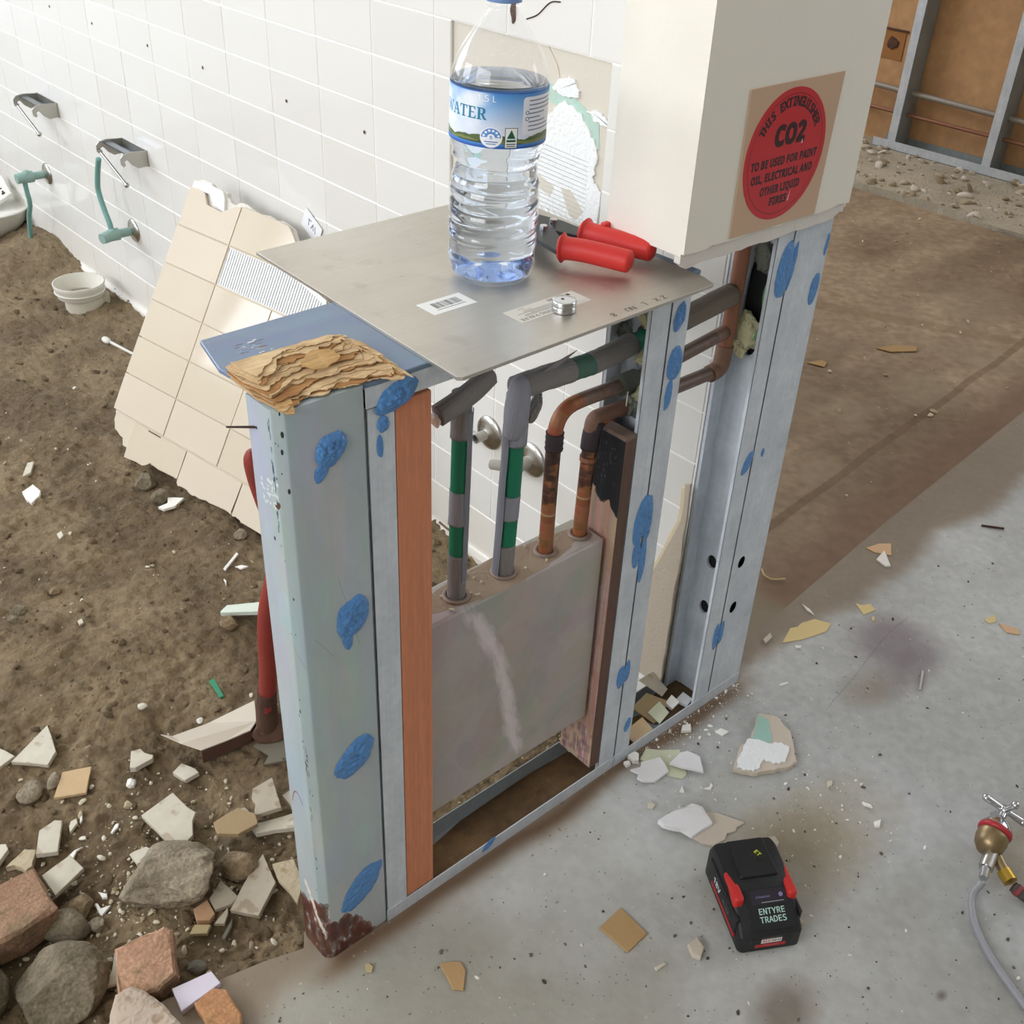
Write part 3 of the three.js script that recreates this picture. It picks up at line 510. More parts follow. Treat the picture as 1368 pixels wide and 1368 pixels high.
{
  T.packer = canvasTex(512, 1024, (c, W, H) => {   // left half: the wide face, right half: the narrow front
    const r = rng(19), h = W / 2; c.fillStyle = '#b3917e'; c.fillRect(0, 0, W, H);
    for (let i = 0; i < 160; i++) { c.fillStyle = `rgba(${130 + r() * 90},${100 + r() * 80},${92 + r() * 70},0.16)`; c.fillRect(r() * h, r() * H - 60, 6 + r() * 26, 60 + r() * 260); }
    for (let i = 0; i < 60; i++) { c.fillStyle = 'rgba(222,208,210,0.2)'; c.fillRect(h * (0.4 + 0.6 * r()), H * (0.35 + 0.65 * r()), 4 + 12 * r(), 20 + 80 * r()); }
    for (let i = 0; i < 1100; i++) { const x = r() * h, lim = H * (0.13 + 0.045 * (x / h) + 0.012 * Math.sin(x * 0.06)); c.fillStyle = 'rgba(24,24,27,0.6)'; c.beginPath(); c.ellipse(x, lim * r() + H * 0.012, 12 + 10 * r(), 8 + 8 * r(), 0, 0, 7); c.fill(); }
    for (let i = 0; i < 34; i++) { c.fillStyle = 'rgba(190,196,200,0.4)'; c.fillRect(h * (0.3 + 0.5 * r()), H * (0.03 + 0.1 * r()), 2, 3 + 6 * r()); }
    for (let i = 0; i < 40; i++) { c.fillStyle = 'rgba(88,70,82,0.3)'; c.fillRect(h * r(), H * (0.86 + 0.14 * r()), 8 + 30 * r(), 10 + 40 * r()); }
    c.fillStyle = '#6b5143'; c.fillRect(h, 0, h, H); for (let i = 0; i < 90; i++) { c.fillStyle = `rgba(${70 + r() * 50},${52 + r() * 40},${40 + r() * 40},0.25)`; c.fillRect(h + 8 + r() * h, r() * H - 80, 6 + r() * 18, 60 + r() * 240); }  // narrow front: its shade painted in as a darker brown
    c.fillStyle = '#7d695c'; c.fillRect(0, 0, W, 10);
  });
  const t = thing('timber_packer', 'weathered timber packer with a charred black top behind the copper pipes', 'timber', [0, 0, 0]);
  const g = box(0.445, 0.03, -0.062, 0.4628, 0.575, -0.001, 0.0008), p = g.attributes.position, n = g.attributes.normal, uv = g.attributes.uv;
  for (let i = 0; i < p.count; i++) { const v = (p.getY(i) - 0.03) / 0.545; if (Math.abs(n.getY(i)) > 0.7) uv.setXY(i, 0.2, 0.997); else if (Math.abs(n.getZ(i)) > 0.7) uv.setXY(i, 0.6 + (p.getX(i) - 0.445) / 0.0178 * 0.3, v); else uv.setXY(i, 0.01 + (p.getZ(i) + 0.062) / 0.061 * 0.48, v); }
  part('packer_body', g, mat(0xffffff, 0.85, { map: T.packer, bumpMap: T.bumpCoarse, bumpScale: 0.0006 }), t);
}
{ // stainless box the pipes drop into
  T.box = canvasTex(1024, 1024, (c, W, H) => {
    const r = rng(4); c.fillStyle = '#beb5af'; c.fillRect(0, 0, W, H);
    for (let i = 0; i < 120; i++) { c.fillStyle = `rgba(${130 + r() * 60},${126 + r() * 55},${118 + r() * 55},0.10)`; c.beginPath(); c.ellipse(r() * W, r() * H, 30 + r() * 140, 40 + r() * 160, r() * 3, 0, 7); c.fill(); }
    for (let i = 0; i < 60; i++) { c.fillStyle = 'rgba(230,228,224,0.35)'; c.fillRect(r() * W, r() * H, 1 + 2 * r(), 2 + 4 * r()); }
    for (let i = 0; i < 260; i++) { const t = r(), x = (0.3 - 0.211 + 0.098 * t + 0.012 * Math.sin(t * 5) + 0.012 * (r() + r() - 1)) / 0.3 * W, y = H - (0.29 - 0.272 * t) / 0.31 * H; c.fillStyle = 'rgba(232,220,220,0.17)'; c.beginPath(); c.ellipse(x, y, 7 + 14 * r(), 20 + 50 * r(), -0.35, 0, 7); c.fill(); }  // bright streak: a reflection painted into the colour
  });
  T.boxRough = canvasTex(512, 512, (c, W, H) => {   // smears of uneven roughness across the face
    c.fillStyle = 'rgb(0,120,0)'; c.fillRect(0, 0, W, H); const r = rng(6);
    for (let i = 0; i < 60; i++) { c.fillStyle = `rgba(0,${90 + r() * 70},0,0.12)`; c.beginPath(); c.ellipse(r() * W, r() * H, 20 + r() * 80, 40 + r() * 90, 0.4, 0, 7); c.fill(); }
  });
  T.boxRough.colorSpace = THREE.NoColorSpace;
  const UVs = (g) => { const p = g.attributes.position, uv = g.attributes.uv; for (let i = 0; i < p.count; i++) uv.setXY(i, (p.getX(i) + 0.3) / 0.3, (p.getY(i) + p.getZ(i)) / 0.31); return g; };
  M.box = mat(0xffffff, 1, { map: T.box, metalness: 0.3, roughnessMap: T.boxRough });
  const o = thing('steel_box', 'dusty stainless steel service box that the four pipes drop into', 'metal box', [0.438, 0.129, -0.012]);
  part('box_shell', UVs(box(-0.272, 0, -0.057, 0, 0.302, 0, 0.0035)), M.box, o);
  part('top_dust', boxUV(dab(-0.137, 0.028, 0, 0.134, 0.027, 0, 0.0007, 8, 0.5).rotateX(-Math.PI / 2).translate(0, 0.3018, 0)), mat(0xa6917b, 0.95, { bumpMap: T.bumpFine, bumpScale: 0.0008 }), o);
  for (const x of [0.225, 0.296, 0.362, 0.419]) part('pipe_collar', boxUV(new THREE.TorusGeometry(x > 0.33 ? 0.0118 : 0.0135, 0.0028, 10, 28).rotateX(Math.PI / 2).scale(1, 0.8, 1).translate(x - 0.438, 0.3035, -0.025)), mat(0x97867a, 0.6, { metalness: 0.4 }), o);
  const r = rng(12); const chips = []; for (let i = 0; i < 22; i++) { const c = new THREE.BoxGeometry(0.002 + 0.008 * r() * r(), 0.0012, 0.0015 + 0.002 * r()); c.rotateY(r() * 3); c.translate(-0.24 + 0.23 * r(), 0.3042, -0.05 + 0.045 * r()); chips.push(c); }
  const ch = part('wood_crumbs', merge(chips), mat(0xd9cba8, 0.9), o); ch.userData.kind = 'stuff';
}
// pipes
T.copper = canvasTex(64, 1024, (c, W, H) => {
  const r = rng(14); c.fillStyle = '#a26c4a'; c.fillRect(0, 0, W, H);
  for (let i = 0; i < 160; i++) { c.fillStyle = `rgba(${90 + r() * 110},${44 + r() * 60},${26 + r() * 40},0.25)`; c.fillRect(r() * W - 8, r() * H, 8 + 30 * r(), 4 + 26 * r()); }
  const Y = (m) => H - m / 0.5 * H;
  for (let i = 0; i < 120; i++) { const y = 0.075 + 0.085 * r(); c.fillStyle = 'rgba(52,38,36,0.35)'; c.beginPath(); c.ellipse(r() * W, Y(y), 5 + 9 * r(), 4 + 12 * r(), 0, 0, 7); c.fill(); }
  c.fillStyle = '#8a7062'; c.fillRect(0, Y(0.5), W, Y(0.222) - Y(0.5));
  for (let i = 0; i < 420; i++) { const y = 0.205 + 0.25 * Math.sqrt(r()); c.fillStyle = 'rgba(112,94,86,0.34)'; c.fillRect(r() * W - 6, Y(y), 14 + 20 * r(), 10 + 16 * r()); }
  c.fillStyle = 'rgba(225,205,180,0.6)'; c.fillRect(0, Y(0.064), W, 4);
});
T.copper.wrapS = T.copper.wrapT = THREE.RepeatWrapping; T.copper.repeat.set(1, 2);
M.copper = mat(0xffffff, 0.5, { map: T.copper, metalness: 0.35 });
M.copperDark = mat(0x8a6a58, 0.6, { metalness: 0.3, bumpMap: T.bumpFine, bumpScale: 0.0004 });
M.copperBurnt = mat(0x40353a, 0.6, { metalness: 0.3 });
M.copperRed = mat(0x9a6a52, 0.5, { metalness: 0.4, bumpMap: T.bumpFine, bumpScale: 0.0003 });
const zp = -0.037;
{
  const a = thing('copper_pipe', 'bare copper pipe bending right with a blackened joint, third from the orange timber', 'pipe', [0.362, 0.425, zp]);
  part('tube', sweep(bent([[0, 0, 0], [0.003, 0.199, 0], [0.132, 0.196, 0], [0.29, 0.213, 0]], 0.034), 0.0088, 90, 16), M.copper, a);
  part('solder_joint', sweep([[0.0025, 0.148, 0], [0.0026, 0.16, 0], [0.0028, 0.17, 0]], (t) => 0.0104 + 0.0004 * Math.sin(t * 20), 10, 16), M.copperBurnt, a);
  part('sleeve', sweep([[0.1, 0.196, 0], [0.13, 0.1965, 0]], 0.0128, 6, 18), M.foamGrey, a);
  const b = thing('copper_pipe', 'bare copper pipe nearest the charred packer, bending low under the others', 'pipe', [0.419, 0.425, zp]);
  part('tube', sweep(bent([[0, 0, 0], [0.006, 0.167, 0], [0.075, 0.163, 0], [0.237, 0.161, 0.0]], 0.034), 0.0088, 90, 16), M.copper, b);
  part('solder_joint', sweep([[0.004, 0.128, 0], [0.0055, 0.146, 0.0], [0.011, 0.163, 0]], 0.0108, 10, 16), M.copperBurnt, b);
  part('solder_joint', sweep([[0.0035, 0.112, 0], [0.0037, 0.118, 0.0]], 0.0102, 6, 16), M.copperRed, b);
  part('heat_stained_bend', sweep(bent([[0.0052, 0.15, 0], [0.006, 0.167, 0], [0.075, 0.163, 0], [0.09, 0.163, 0]], 0.016), 0.0093, 40, 16), M.copperDark, b);
  const e = thing('copper_pipe', 'upright copper riser rising beside the tall double stud into the wall', 'pipe', [0.652, 0.584, zp]);
  part('tube', sweep([[0.003, 0.018, 0], [0.008, 0.1, 0], [0.008, 0.2, 0], [0.006, 0.27, 0]], 0.0095, 40, 16), M.copperRed, e);
  part('elbow', sweep(bent([[-0.02, 0.001, 0], [0.001, 0.003, 0], [0.0045, 0.034, 0]], 0.016), 0.0112, 30, 16), M.copperDark, e);
  const sleeve = (o, n, pts, r, a0, a1, m, s) => { const g = sweep(pts, (t, a) => r * (1 + 0.05 * n3(t * 9 + s, a * 1.3, s, 3)), 50, 14, { a0, a1, open: true }); const p = g.attributes.position, k = 15; for (let i = 0; i <= 50; i++) for (const c of [0, 14]) { const q = i * k + c, u = i * k + (c ? 13 : 1), t = 0.55 * n3(i * 0.23 + s, c, s, 6); p.setXYZ(q, p.getX(q) + (p.getX(u) - p.getX(q)) * t, p.getY(q), p.getZ(q) + (p.getZ(u) - p.getZ(q)) * t); } g.computeVertexNormals(); return part(n, g, m, o); };
  const wrapFn = (s, r) => (t, a) => r * (1 + 0.045 * n3(t * 11 + s, Math.cos(a) * 1.5, Math.sin(a) * 1.5, 8) + 0.02 * n3(t * 40, a * 3, s, 9));
  // first wrapped pipe, under the sheet
  const c = thing('wrapped_pipe', 'upright pipe wrapped in green sleeve and grey tape next to the orange timber', 'pipe', [0.225, 0.425, zp]);
  part('green_sleeve', sweep([[0, 0, 0], [0.002, 0.13, 0], [0.005, 0.262, 0]], 0.0098, 40, 18), M.sleeveGreen, c);
  part('grey_tape', sweep([[0, -0.001, 0], [0.0006, 0.067, 0]], wrapFn(1, 0.0106), 20, 18), M.tapeDark, c);
  part('grey_tape', sweep([[0.001, 0.107, 0], [0.0025, 0.149, 0]], wrapFn(2, 0.0106), 16, 18), M.tape, c);
  part('grey_tape', sweep([[0.003, 0.213, 0], [0.005, 0.264, 0]], wrapFn(3, 0.0109), 16, 18), M.tapeDark, c);
  sleeve(c, 'tape_flap', [[0.001, 0.03, 0], [0.003, 0.14, 0], [0.006, 0.245, 0]], 0.0112, 6.1, 7.6, M.tape, 3);
  { // flattened tape wrap that folds over the top in a tee
    const g = sweep([[-0.036, 0.256, 0.012], [-0.016, 0.263, 0.014], [0.008, 0.271, 0.014], [0.03, 0.281, 0.012]], (t, a) => 0.0135 * (0.62 + 0.38 * Math.abs(Math.sin(a - 0.3))), 24, 14); g.computeVertexNormals(); part('tape_tee', g, M.tapeDark, c);
    part('torn_paper_end', boxUV(rockGeo(0.0025, 0.008, 0.008, 6, 8, 0.2, 8).translate(-0.039, 0.252, 0.012)), P.white, c);
  }
  // second wrapped pipe: up, over and away to the right
  const d = thing('wrapped_pipe', 'thick pipe in grey tape and green sleeve that bends right below the sheet', 'pipe', [0.296, 0.425, zp]);
  const run = bent([[0, 0, 0], [0.007, 0.13, 0], [0.01, 0.246, 0], [0.12, 0.24, 0], [0.36, 0.262, 0]], 0.016);
  part('green_sleeve', sweep(run, 0.0105, 110, 18), M.sleeveGreen, d);
  part('grey_tape', sweep([[0, -0.001, 0], [0.001, 0.048, 0]], wrapFn(4, 0.0114), 16, 18), M.tapeDark, d);
  part('grey_tape', sweep([[0.0035, 0.083, 0], [0.0055, 0.114, 0]], wrapFn(5, 0.0116), 14, 18), M.tape, d);
  part('grey_tape', sweep([[0.0085, 0.178, 0], [0.0095, 0.21, 0], [0.009, 0.238, 0.002]], wrapFn(6, 0.0132), 20, 18), M.tape, d);
  part('tape_fold', sweep([[0.0, 0.19, 0.004], [0.002, 0.215, 0.006], [0.006, 0.247, 0.006], [0.0075, 0.262, 0.004]], (t) => (0.0085 + 0.005 * Math.sin(t * 3.1)) * Math.sqrt(cl(1.02 - t ** 16)), 30, 14), M.tape, d);
  part('grey_tape', sweep([[0.006, 0.245, 0.0], [0.05, 0.244, 0], [0.085, 0.242, 0]], wrapFn(7, 0.0138), 24, 18), M.tapeDark, d);
  part('faded_sleeve', sweep([[0.08, 0.242, 0], [0.12, 0.24, 0]], wrapFn(8, 0.0128), 14, 18), M.sleeveFaded, d);
  part('grey_tape', sweep([[0.115, 0.24, 0], [0.145, 0.242, 0], [0.182, 0.246, 0]], wrapFn(9, 0.0132), 20, 18), M.tapeDark, d);
  part('grey_tape', sweep([[0.205, 0.248, 0], [0.28, 0.254, 0], [0.356, 0.262, 0]], wrapFn(10, 0.0142), 34, 18), mat(0x7a7063, 0.8, { bumpMap: T.bumpCoarse, bumpScale: 0.002 }), d);
  part('hanging_tape', boxUV(rockGeo(0.006, 0.02, 0.007, 4, 8, 0.3, 8).rotateZ(-0.4).translate(0.032, 0.214, 0.002)), M.tapeDark, d);
  part('torn_tape', boxUV(extrude([[0, 0], [0.012, 0.008], [0.03, 0.013], [0.06, 0.018], [0.03, 0.006], [0.014, -0.002]], 0.0008).translate(0.028, 0.25, 0.006)), M.tapeDark, d);
  sleeve(d, 'tape_flap', [[-0.001, 0.0, 0], [0.004, 0.09, 0], [0.008, 0.2, 0]], 0.0136, 3.5, 5.1, M.tape, 8);
  const w = thing('earth_wire', 'thin green wire running down inside the tall double stud', 'wire', [0.69, 0.79, -0.012]);
  part('wire_run', sweep([[-0.014, 0.03, -0.006], [-0.004, -0.02, 0], [-0.001, -0.07, 0.002], [-0.007, -0.1, 0], [-0.002, -0.14, 0], [-0.008, -0.165, -0.004]], 0.0011, 50, 6), M.wireGreen, w);
}
single('dark_plug', boxUV(rockGeo(0.009, 0.012, 0.008, 5, 8, 0.15, 8).translate(0.403, 0.722, -0.06)), mat(0x5b513c, 0.8), 'dark rounded plug hanging just under the aluminium sheet', 'plug');

// ledge board and the torn layers over the post
{
  T.ledge = canvasTex(1024, 512, (c, W, H) => {
    const r = rng(23); c.fillStyle = '#72859c'; c.fillRect(0, 0, W, H);
    for (let i = 0; i < 150; i++) { c.fillStyle = `rgba(${90 + r() * 50},${110 + r() * 50},${140 + r() * 40},0.12)`; c.beginPath(); c.ellipse(r() * W, r() * H, 20 + r() * 90, 10 + r() * 40, 0, 0, 7); c.fill(); }
    for (const [x, y, n] of [[0.085, 0.27, 30], [0.05, 0.55, 14], [0.11, 0.42, 8]]) for (let i = 0; i < n; i++) { c.fillStyle = ['#5a4434', '#c9a892', '#3c4450', '#e8ded0'][i % 4]; c.fillRect(W * (x + 0.05 * (r() - 0.5)), H * (y + 0.12 * (r() - 0.5)), 2 + 14 * r(), 1 + 4 * r()); }
  });
  const o = thing('ledge_board', 'blue laminate ledge board on top of the low frame, chipped at its end', 'board', [0, 0.753, 0]);
  const g = prism([[0.018, -0.161], [0.53, -0.166], [0.536, 0.001], [0.1, 0.001], [0.012, -0.02], [0.004, -0.1]], 0, 0.005, 0.0008), p = g.attributes.position, uv = g.attributes.uv;
  for (let i = 0; i < p.count; i++) uv.setXY(i, p.getX(i) / 0.54, -p.getZ(i) / 0.17);
  part('board_body', g, phys(0xffffff, 0.38, { map: T.ledge }), o);
  const t = thing('torn_board', 'torn stack of brown fibre layers splayed over the top of the post', 'torn board', [0.069, 0.758, -0.049]);
  const r = rng(42);
  const outline = [[-0.068, -0.058], [-0.045, -0.056], [-0.01, -0.05], [0.03, -0.042], [0.062, -0.045], [0.08, -0.02], [0.072, 0.018], [0.058, 0.04], [0.02, 0.052], [-0.02, 0.053], [-0.052, 0.046], [-0.06, 0.01], [-0.066, -0.03]];
  const lim = [[-0.075, 0.0], [0.09, 0.02]];
  const NL = 17;
  for (let k = 0; k < NL; k++) {
    const q = k / (NL - 1), pts = [], N = 64, s0 = r() * 40, xl = 0.004 + 0.006 * r() - 0.075, xr = 0.132 + 0.012 * (r() - 0.5) - 0.012 * q - 0.075;
    const back = (x) => -0.072 + 0.02 * ss(0.02, 0.075, x) + 0.045, frontAt = (x) => 0.0475 - 0.067 * Math.pow(q, 1.15) * (0.55 + 0.45 * ss(-0.07, -0.02, x)) + 0.02 * ss(0.02, 0.06, x) * (1 - q);
    // every sheet ends in a ragged front edge of its own; the upper sheets stop further back
    for (let i = 0; i <= N; i++) { const t = i / N, x = xl + (xr - xl) * t, f = frontAt(x) + 0.012 * n3(t * 6 + s0, k * 3.1, 1, 3) + 0.005 * n3(t * 22 + s0, k, 2, 4) + 0.0022 * n3(t * 60, k, 3, 5) - 0.02 * ss(0.86, 1, t) * r() - 0.03 * ss(0.05, 0, t); pts.push([x, Math.max(back(x) + 0.004, f)]); }
    for (let i = 10; i >= 0; i--) { const x = xl + (xr - xl) * i / 10; pts.push([x + 0.002 * (r() - 0.5), back(x) + 0.004 * (r() - 0.5)]); }
    const g2 = prism(pts, 0, 0.0009), pp = g2.attributes.position;
    for (let i = 0; i < pp.count; i++) {
      const x = pp.getX(i), z = pp.getZ(i), e = cl((z - frontAt(x) + 0.02) / 0.02);
      pp.setY(i, pp.getY(i) + 0.0004 + 0.00085 * k + 0.0016 * e * e * (0.4 + n3(x * 24 + s0, k, 1, 7)) + 0.0008 * n3(x * 50, z * 50, k, 8) - 0.004 * ss(-0.062, -0.08, x) * q);
    }
    g2.computeVertexNormals(); part('fibre_layer', g2, k % 4 === 1 ? M.kraftDark : M.kraft, t);
  }
  for (const [x, z, y, a, b, s] of [[0.0, 0.012, 0.013, 0.018, 0.0105, 1], [-0.057, 0.046, 0.0, 0.008, 0.01, 2]]) { const q = []; for (let i = 0; i < 34; i++) { const w = i / 34 * 6.283, k2 = 1 + 0.3 * n3(Math.cos(w) * 2 + s * 9, Math.sin(w) * 2, s, 2) + 0.22 * n3(i * 0.9, s, 5, 2); q.push([x + a * Math.cos(w) * k2, z + b * Math.sin(w) * k2]); } const g3 = prism(q, y, y + 0.001); g3.translate(-x, -y, -z); g3.rotateX(0.35); g3.translate(x, y + 0.001, z); part('fibre_flake', g3, M.kraftPale, t); }
}
{ // aluminium sheet lying across the ledge, its stickers and stamped marks
  const o = thing('aluminium_sheet', 'bare aluminium sheet lying across the ledge with two stickers on it', 'metal sheet', [0.332, 0.7595, -0.12], 0);
  const c = [[0.168, -0.316], [0.52, -0.32], [0.515, 0.022], [0.509, 0.041], [0.504, 0.0425], [0.16, 0.048], [0.156, 0.044]].map(([x, z]) => [x - 0.332, z + 0.12]);
  part('sheet', prism(c, -0.0015, 0.0022, 0.0003), M.alu, o);
  const flat = (n, tex, x, z, w, h, turn) => { const g = new THREE.BoxGeometry(w, 0.0003, h); const p = g.attributes.position, uv = g.attributes.uv; for (let i = 0; i < p.count; i++) uv.setXY(i, p.getX(i) / w + 0.5, 0.5 - p.getZ(i) / h); g.rotateY(turn); g.translate(x - 0.332, 0.00225, z + 0.12); return part(n, g, mat(0xffffff, 0.55, { map: tex }), o); };
  T.bar = canvasTex(512, 280, (k, W, H) => { k.fillStyle = '#f4f4f0'; k.fillRect(0, 0, W, H); const r = rng(3); k.fillStyle = '#333'; for (let x = 110; x < 420;) { const w = 3 + Math.floor(r() * 4) * 3; k.fillRect(x, 60, w, 120); x += w + 3 + Math.floor(r() * 4) * 3; } k.font = 'bold 26px sans-serif'; k.fillRect(90, 204, 340, 9); });
  flat('barcode_sticker', T.bar, 0.248, -0.085, 0.054, 0.03, 0.0);
  T.lab = canvasTex(1024, 330, (k, W, H) => {
    k.fillStyle = '#ddd8cc'; k.fillRect(0, 0, W, H); k.translate(W, H); k.rotate(Math.PI); k.fillStyle = '#2c2a28';
    k.font = 'bold 74px serif'; k.fillText('MIXING VALVE', 420, 88); k.font = 'bold 66px sans-serif'; k.fillText('ENWARE', 150, 304); k.fillRect(88, 250, 46, 46);
    k.fillStyle = '#4a4744'; for (let i = 0; i < 5; i++) k.fillRect(330 + 40 * (i % 2), 116 + i * 22, 560 - 60 * (i % 3), 7); k.font = '34px sans-serif'; k.fillText('MODEL', 100, 180); k.fillText('INSTALL', 690, 250); k.fillText('COLD', 760, 300);
  });
  flat('valve_sticker', T.lab, 0.325, -0.02, 0.094, 0.03, 0.0);
  T.stamp = canvasTex(512, 96, (k, W, H) => { k.clearRect(0, 0, W, H); k.font = '62px sans-serif'; k.fillStyle = '#4d473f'; k.translate(W, H); k.rotate(Math.PI); for (const [t, x] of [['Z', 30], ['X', 90], ['L', 190], ['N', 280], ['U', 320], ['8', 440]]) k.fillText(t, x, 66); });
  const st = new THREE.BoxGeometry(0.092, 0.0001, 0.016), p = st.attributes.position, uv = st.attributes.uv; for (let i = 0; i < p.count; i++) uv.setXY(i, p.getX(i) / 0.092 + 0.5, 0.5 - p.getZ(i) / 0.016); st.translate(0.4 - 0.332, 0.00228, 0.033 + 0.12);
  part('stamped_marks', st, mat(0xffffff, 0.8, { map: T.stamp, transparent: true, alphaTest: 0.35 }), o);
}
{ // chrome cap on the sticker
  const o = thing('chrome_cap', 'small round chrome cap standing on the valve sticker', 'cap', [0.331, 0.7618, -0.0035]);
  part('cap_body', boxUV(lathe([[0, 0], [0.0118, 0], [0.0122, 0.0008], [0.0122, 0.0045], [0.0114, 0.0052], [0.0114, 0.006], [0.0122, 0.0066], [0.0122, 0.0105], [0.0112, 0.0118], [0.0098, 0.0121], [0.0094, 0.0114], [0, 0.0114]], 40)), M.chrome, o);
  part('cap_slot', box(-0.0012, 0.0112, -0.004, 0.0012, 0.0117, -0.001), M.rustDark, o);
}
// ---------------------------------------------------------------- bottle of water
{
  const o = thing('water_bottle', 'clear plastic bottle of water with a blue label and blue cap', 'bottle', [0.332, 0.7618, -0.117]);
  o.quaternion.setFromAxisAngle(new THREE.Vector3(-0.65, 0, 0.76), -0.02);
  const prof = [[0.002, 0.006], [0.012, 0.0055], [0.026, 0.002], [0.034, 0.0004], [0.0395, 0.003], [0.0435, 0.009], [0.0452, 0.018]];
  for (let i = 0; i <= 46; i++) { const y = 0.02 + 0.118 * i / 46; let r = 0.0456 + 0.0005 * Math.sin(y * 560) * ss(0.02, 0.03, y); r -= 0.0042 * Math.exp(-(((y - 0.116) / 0.011) ** 2)); prof.push([r, y]); }
  for (const p of [[0.0472, 0.14], [0.0474, 0.144], [0.0474, 0.196], [0.0472, 0.2], [0.046, 0.206], [0.0435, 0.2145], [0.0395, 0.2235], [0.0335, 0.233], [0.0268, 0.2425], [0.0205, 0.2505], [0.0162, 0.256], [0.0146, 0.2595], [0.0142, 0.262], [0.0165, 0.2625], [0.0165, 0.265], [0.0136, 0.2655], [0.0136, 0.279]]) prof.push(p);
  const wob = (g, amp) => { const p = g.attributes.position; for (let i = 0; i < p.count; i++) { const x = p.getX(i), y = p.getY(i), z = p.getZ(i), r = Math.hypot(x, z); if (r < 0.03 || y > 0.14) continue; const a = Math.atan2(z, x), k = 1 + amp * ss(0.012, 0.03, y) * ss(0.14, 0.125, y) * (0.8 * n3(Math.cos(a) * 2.2, y * 70 + 1.4 * Math.sin(a * 2), Math.sin(a) * 2.2, 5) + 0.9 * Math.sin(y * 330 + 2.1 * Math.sin(a * 2 + y * 40) + a)); p.setX(i, x * k); p.setZ(i, z * k); } g.computeVertexNormals(); return g; };
  M.pet = phys(0xffffff, 0.035, { transmission: 1, thickness: 0, ior: 1.45, specularIntensity: 1 });
  M.water = phys(0xffffff, 0.0, { transmission: 1, thickness: 0.06, ior: 1.32, attenuationColor: new THREE.Color(0xc2dafc), attenuationDistance: 0.22 });
  part('bottle_shell', boxUV(wob(lathe(prof, 96), 0.017)), M.pet, o);
  const wl = 0.199, wp = [[0.0001, 0.0075]]; for (const [r, y] of prof) if (y < wl && y > 0.001) wp.push([r * 0.972, Math.max(y, 0.0072)]); wp.push([0.0448, wl], [0.0001, wl]);
  part('water', boxUV(wob(lathe(wp, 96), 0.017)), M.water, o);
  // moulded feet, tinted faintly blue
  for (let i = 0; i < 5; i++) { const a = i / 5 * 6.283 + 0.4; part('foot_lobe', boxUV(new THREE.SphereGeometry(0.0105, 16, 12).scale(1, 0.55, 0.8).rotateY(-a).translate(Math.cos(a) * 0.024, 0.0128, Math.sin(a) * 0.024)), phys(0xd3e0f6, 0.1, { transmission: 0.9, thickness: 0 }), o); }
  M.capBlue = mat(0x7f9fd3, 0.4);
  const knurl = []; for (let i = 0; i < 60; i++) { const a = i / 60 * 6.283; knurl.push(new THREE.BoxGeometry(0.0007, 0.0125, 0.0007).rotateY(-a).translate(Math.cos(a) * 0.0168, 0.2745, Math.sin(a) * 0.0168)); }
  const cap = part('cap', boxUV(lathe([[0.0142, 0.2655], [0.0169, 0.266], [0.0169, 0.2692], [0.0165, 0.2697], [0.0166, 0.2815], [0.015, 0.2832], [0.0001, 0.2834]], 48)), M.capBlue, o);
  part('knurling', merge(knurl), M.capBlue, cap);
  T.label = canvasTex(2048, 400, (c, W, H) => {
    const X = (deg) => W / 2 + deg / 360 * W;     // 0 faces the camera
    let g = c.createLinearGradient(0, 0, 0, H); g.addColorStop(0, '#4a8ed8'); g.addColorStop(0.3, '#9cc3ee'); g.addColorStop(0.6, '#d9e4f6'); g.addColorStop(1, '#e9eefa'); c.fillStyle = g; c.fillRect(0, 0, W, H);
    const r = rng(2); for (let i = 0; i < 60; i++) { const x = X(-150 + 130 * r()), y = H * (0.05 + 0.6 * r()); const q = c.createRadialGradient(x, y, 2, x, y, 40 + 60 * r()); q.addColorStop(0, 'rgba(250,251,255,0.5)'); q.addColorStop(1, 'rgba(250,251,255,0)'); c.fillStyle = q; c.fillRect(x - 120, y - 120, 240, 240); }
    const hill = (y0, a, col, s) => { c.fillStyle = col; c.beginPath(); c.moveTo(0, H); for (let x = 0; x <= W; x += 6) c.lineTo(x, H * (y0 - a * fbm(x / W, 0.3, 18, 4, s))); c.lineTo(W, H); c.fill(); };
    hill(0.9, 0.22, '#55683a', 4); hill(0.94, 0.16, '#7d8650', 5); hill(0.96, 0.1, '#33492c', 6);
    c.fillStyle = '#4a84cc'; c.fillRect(0, H * 0.915, W, H * 0.05); c.fillStyle = '#2f63b4'; c.fillRect(0, H * 0.955, W, H * 0.045); c.fillStyle = '#3a6fc0'; c.fillRect(0, 0, W, 8);
    c.fillStyle = '#1c7b9c'; c.font = 'bold 118px serif'; c.save(); c.translate(X(-14), H * 0.5); c.scale(0.86, 1.0); c.textAlign = 'right'; c.fillText('WATER', 0, 0); c.textAlign = 'left'; c.restore();
    c.fillStyle = 'rgba(255,255,255,0.9)'; c.font = '62px sans-serif'; c.textAlign = 'center'; c.fillText('1.5 L', X(-15), H * 0.17);
    c.fillStyle = '#f1f3fb'; c.beginPath(); c.roundRect(X(28), H * 0.08, X(112) - X(28), H * 0.68, 26); c.fill();
    c.fillStyle = '#7d86a6'; for (let i = 0; i < 8; i++) c.fillRect(X(36), H * (0.14 + 0.075 * i), (i === 3 || i === 4 ? 150 : 230) + 60 * Math.sin(i), 9);
    c.strokeStyle = '#53649a'; c.lineWidth = 5; for (const y of [0.36, 0.47]) { c.beginPath(); c.arc(X(34), H * y, 12, 0, 7); c.stroke(); }
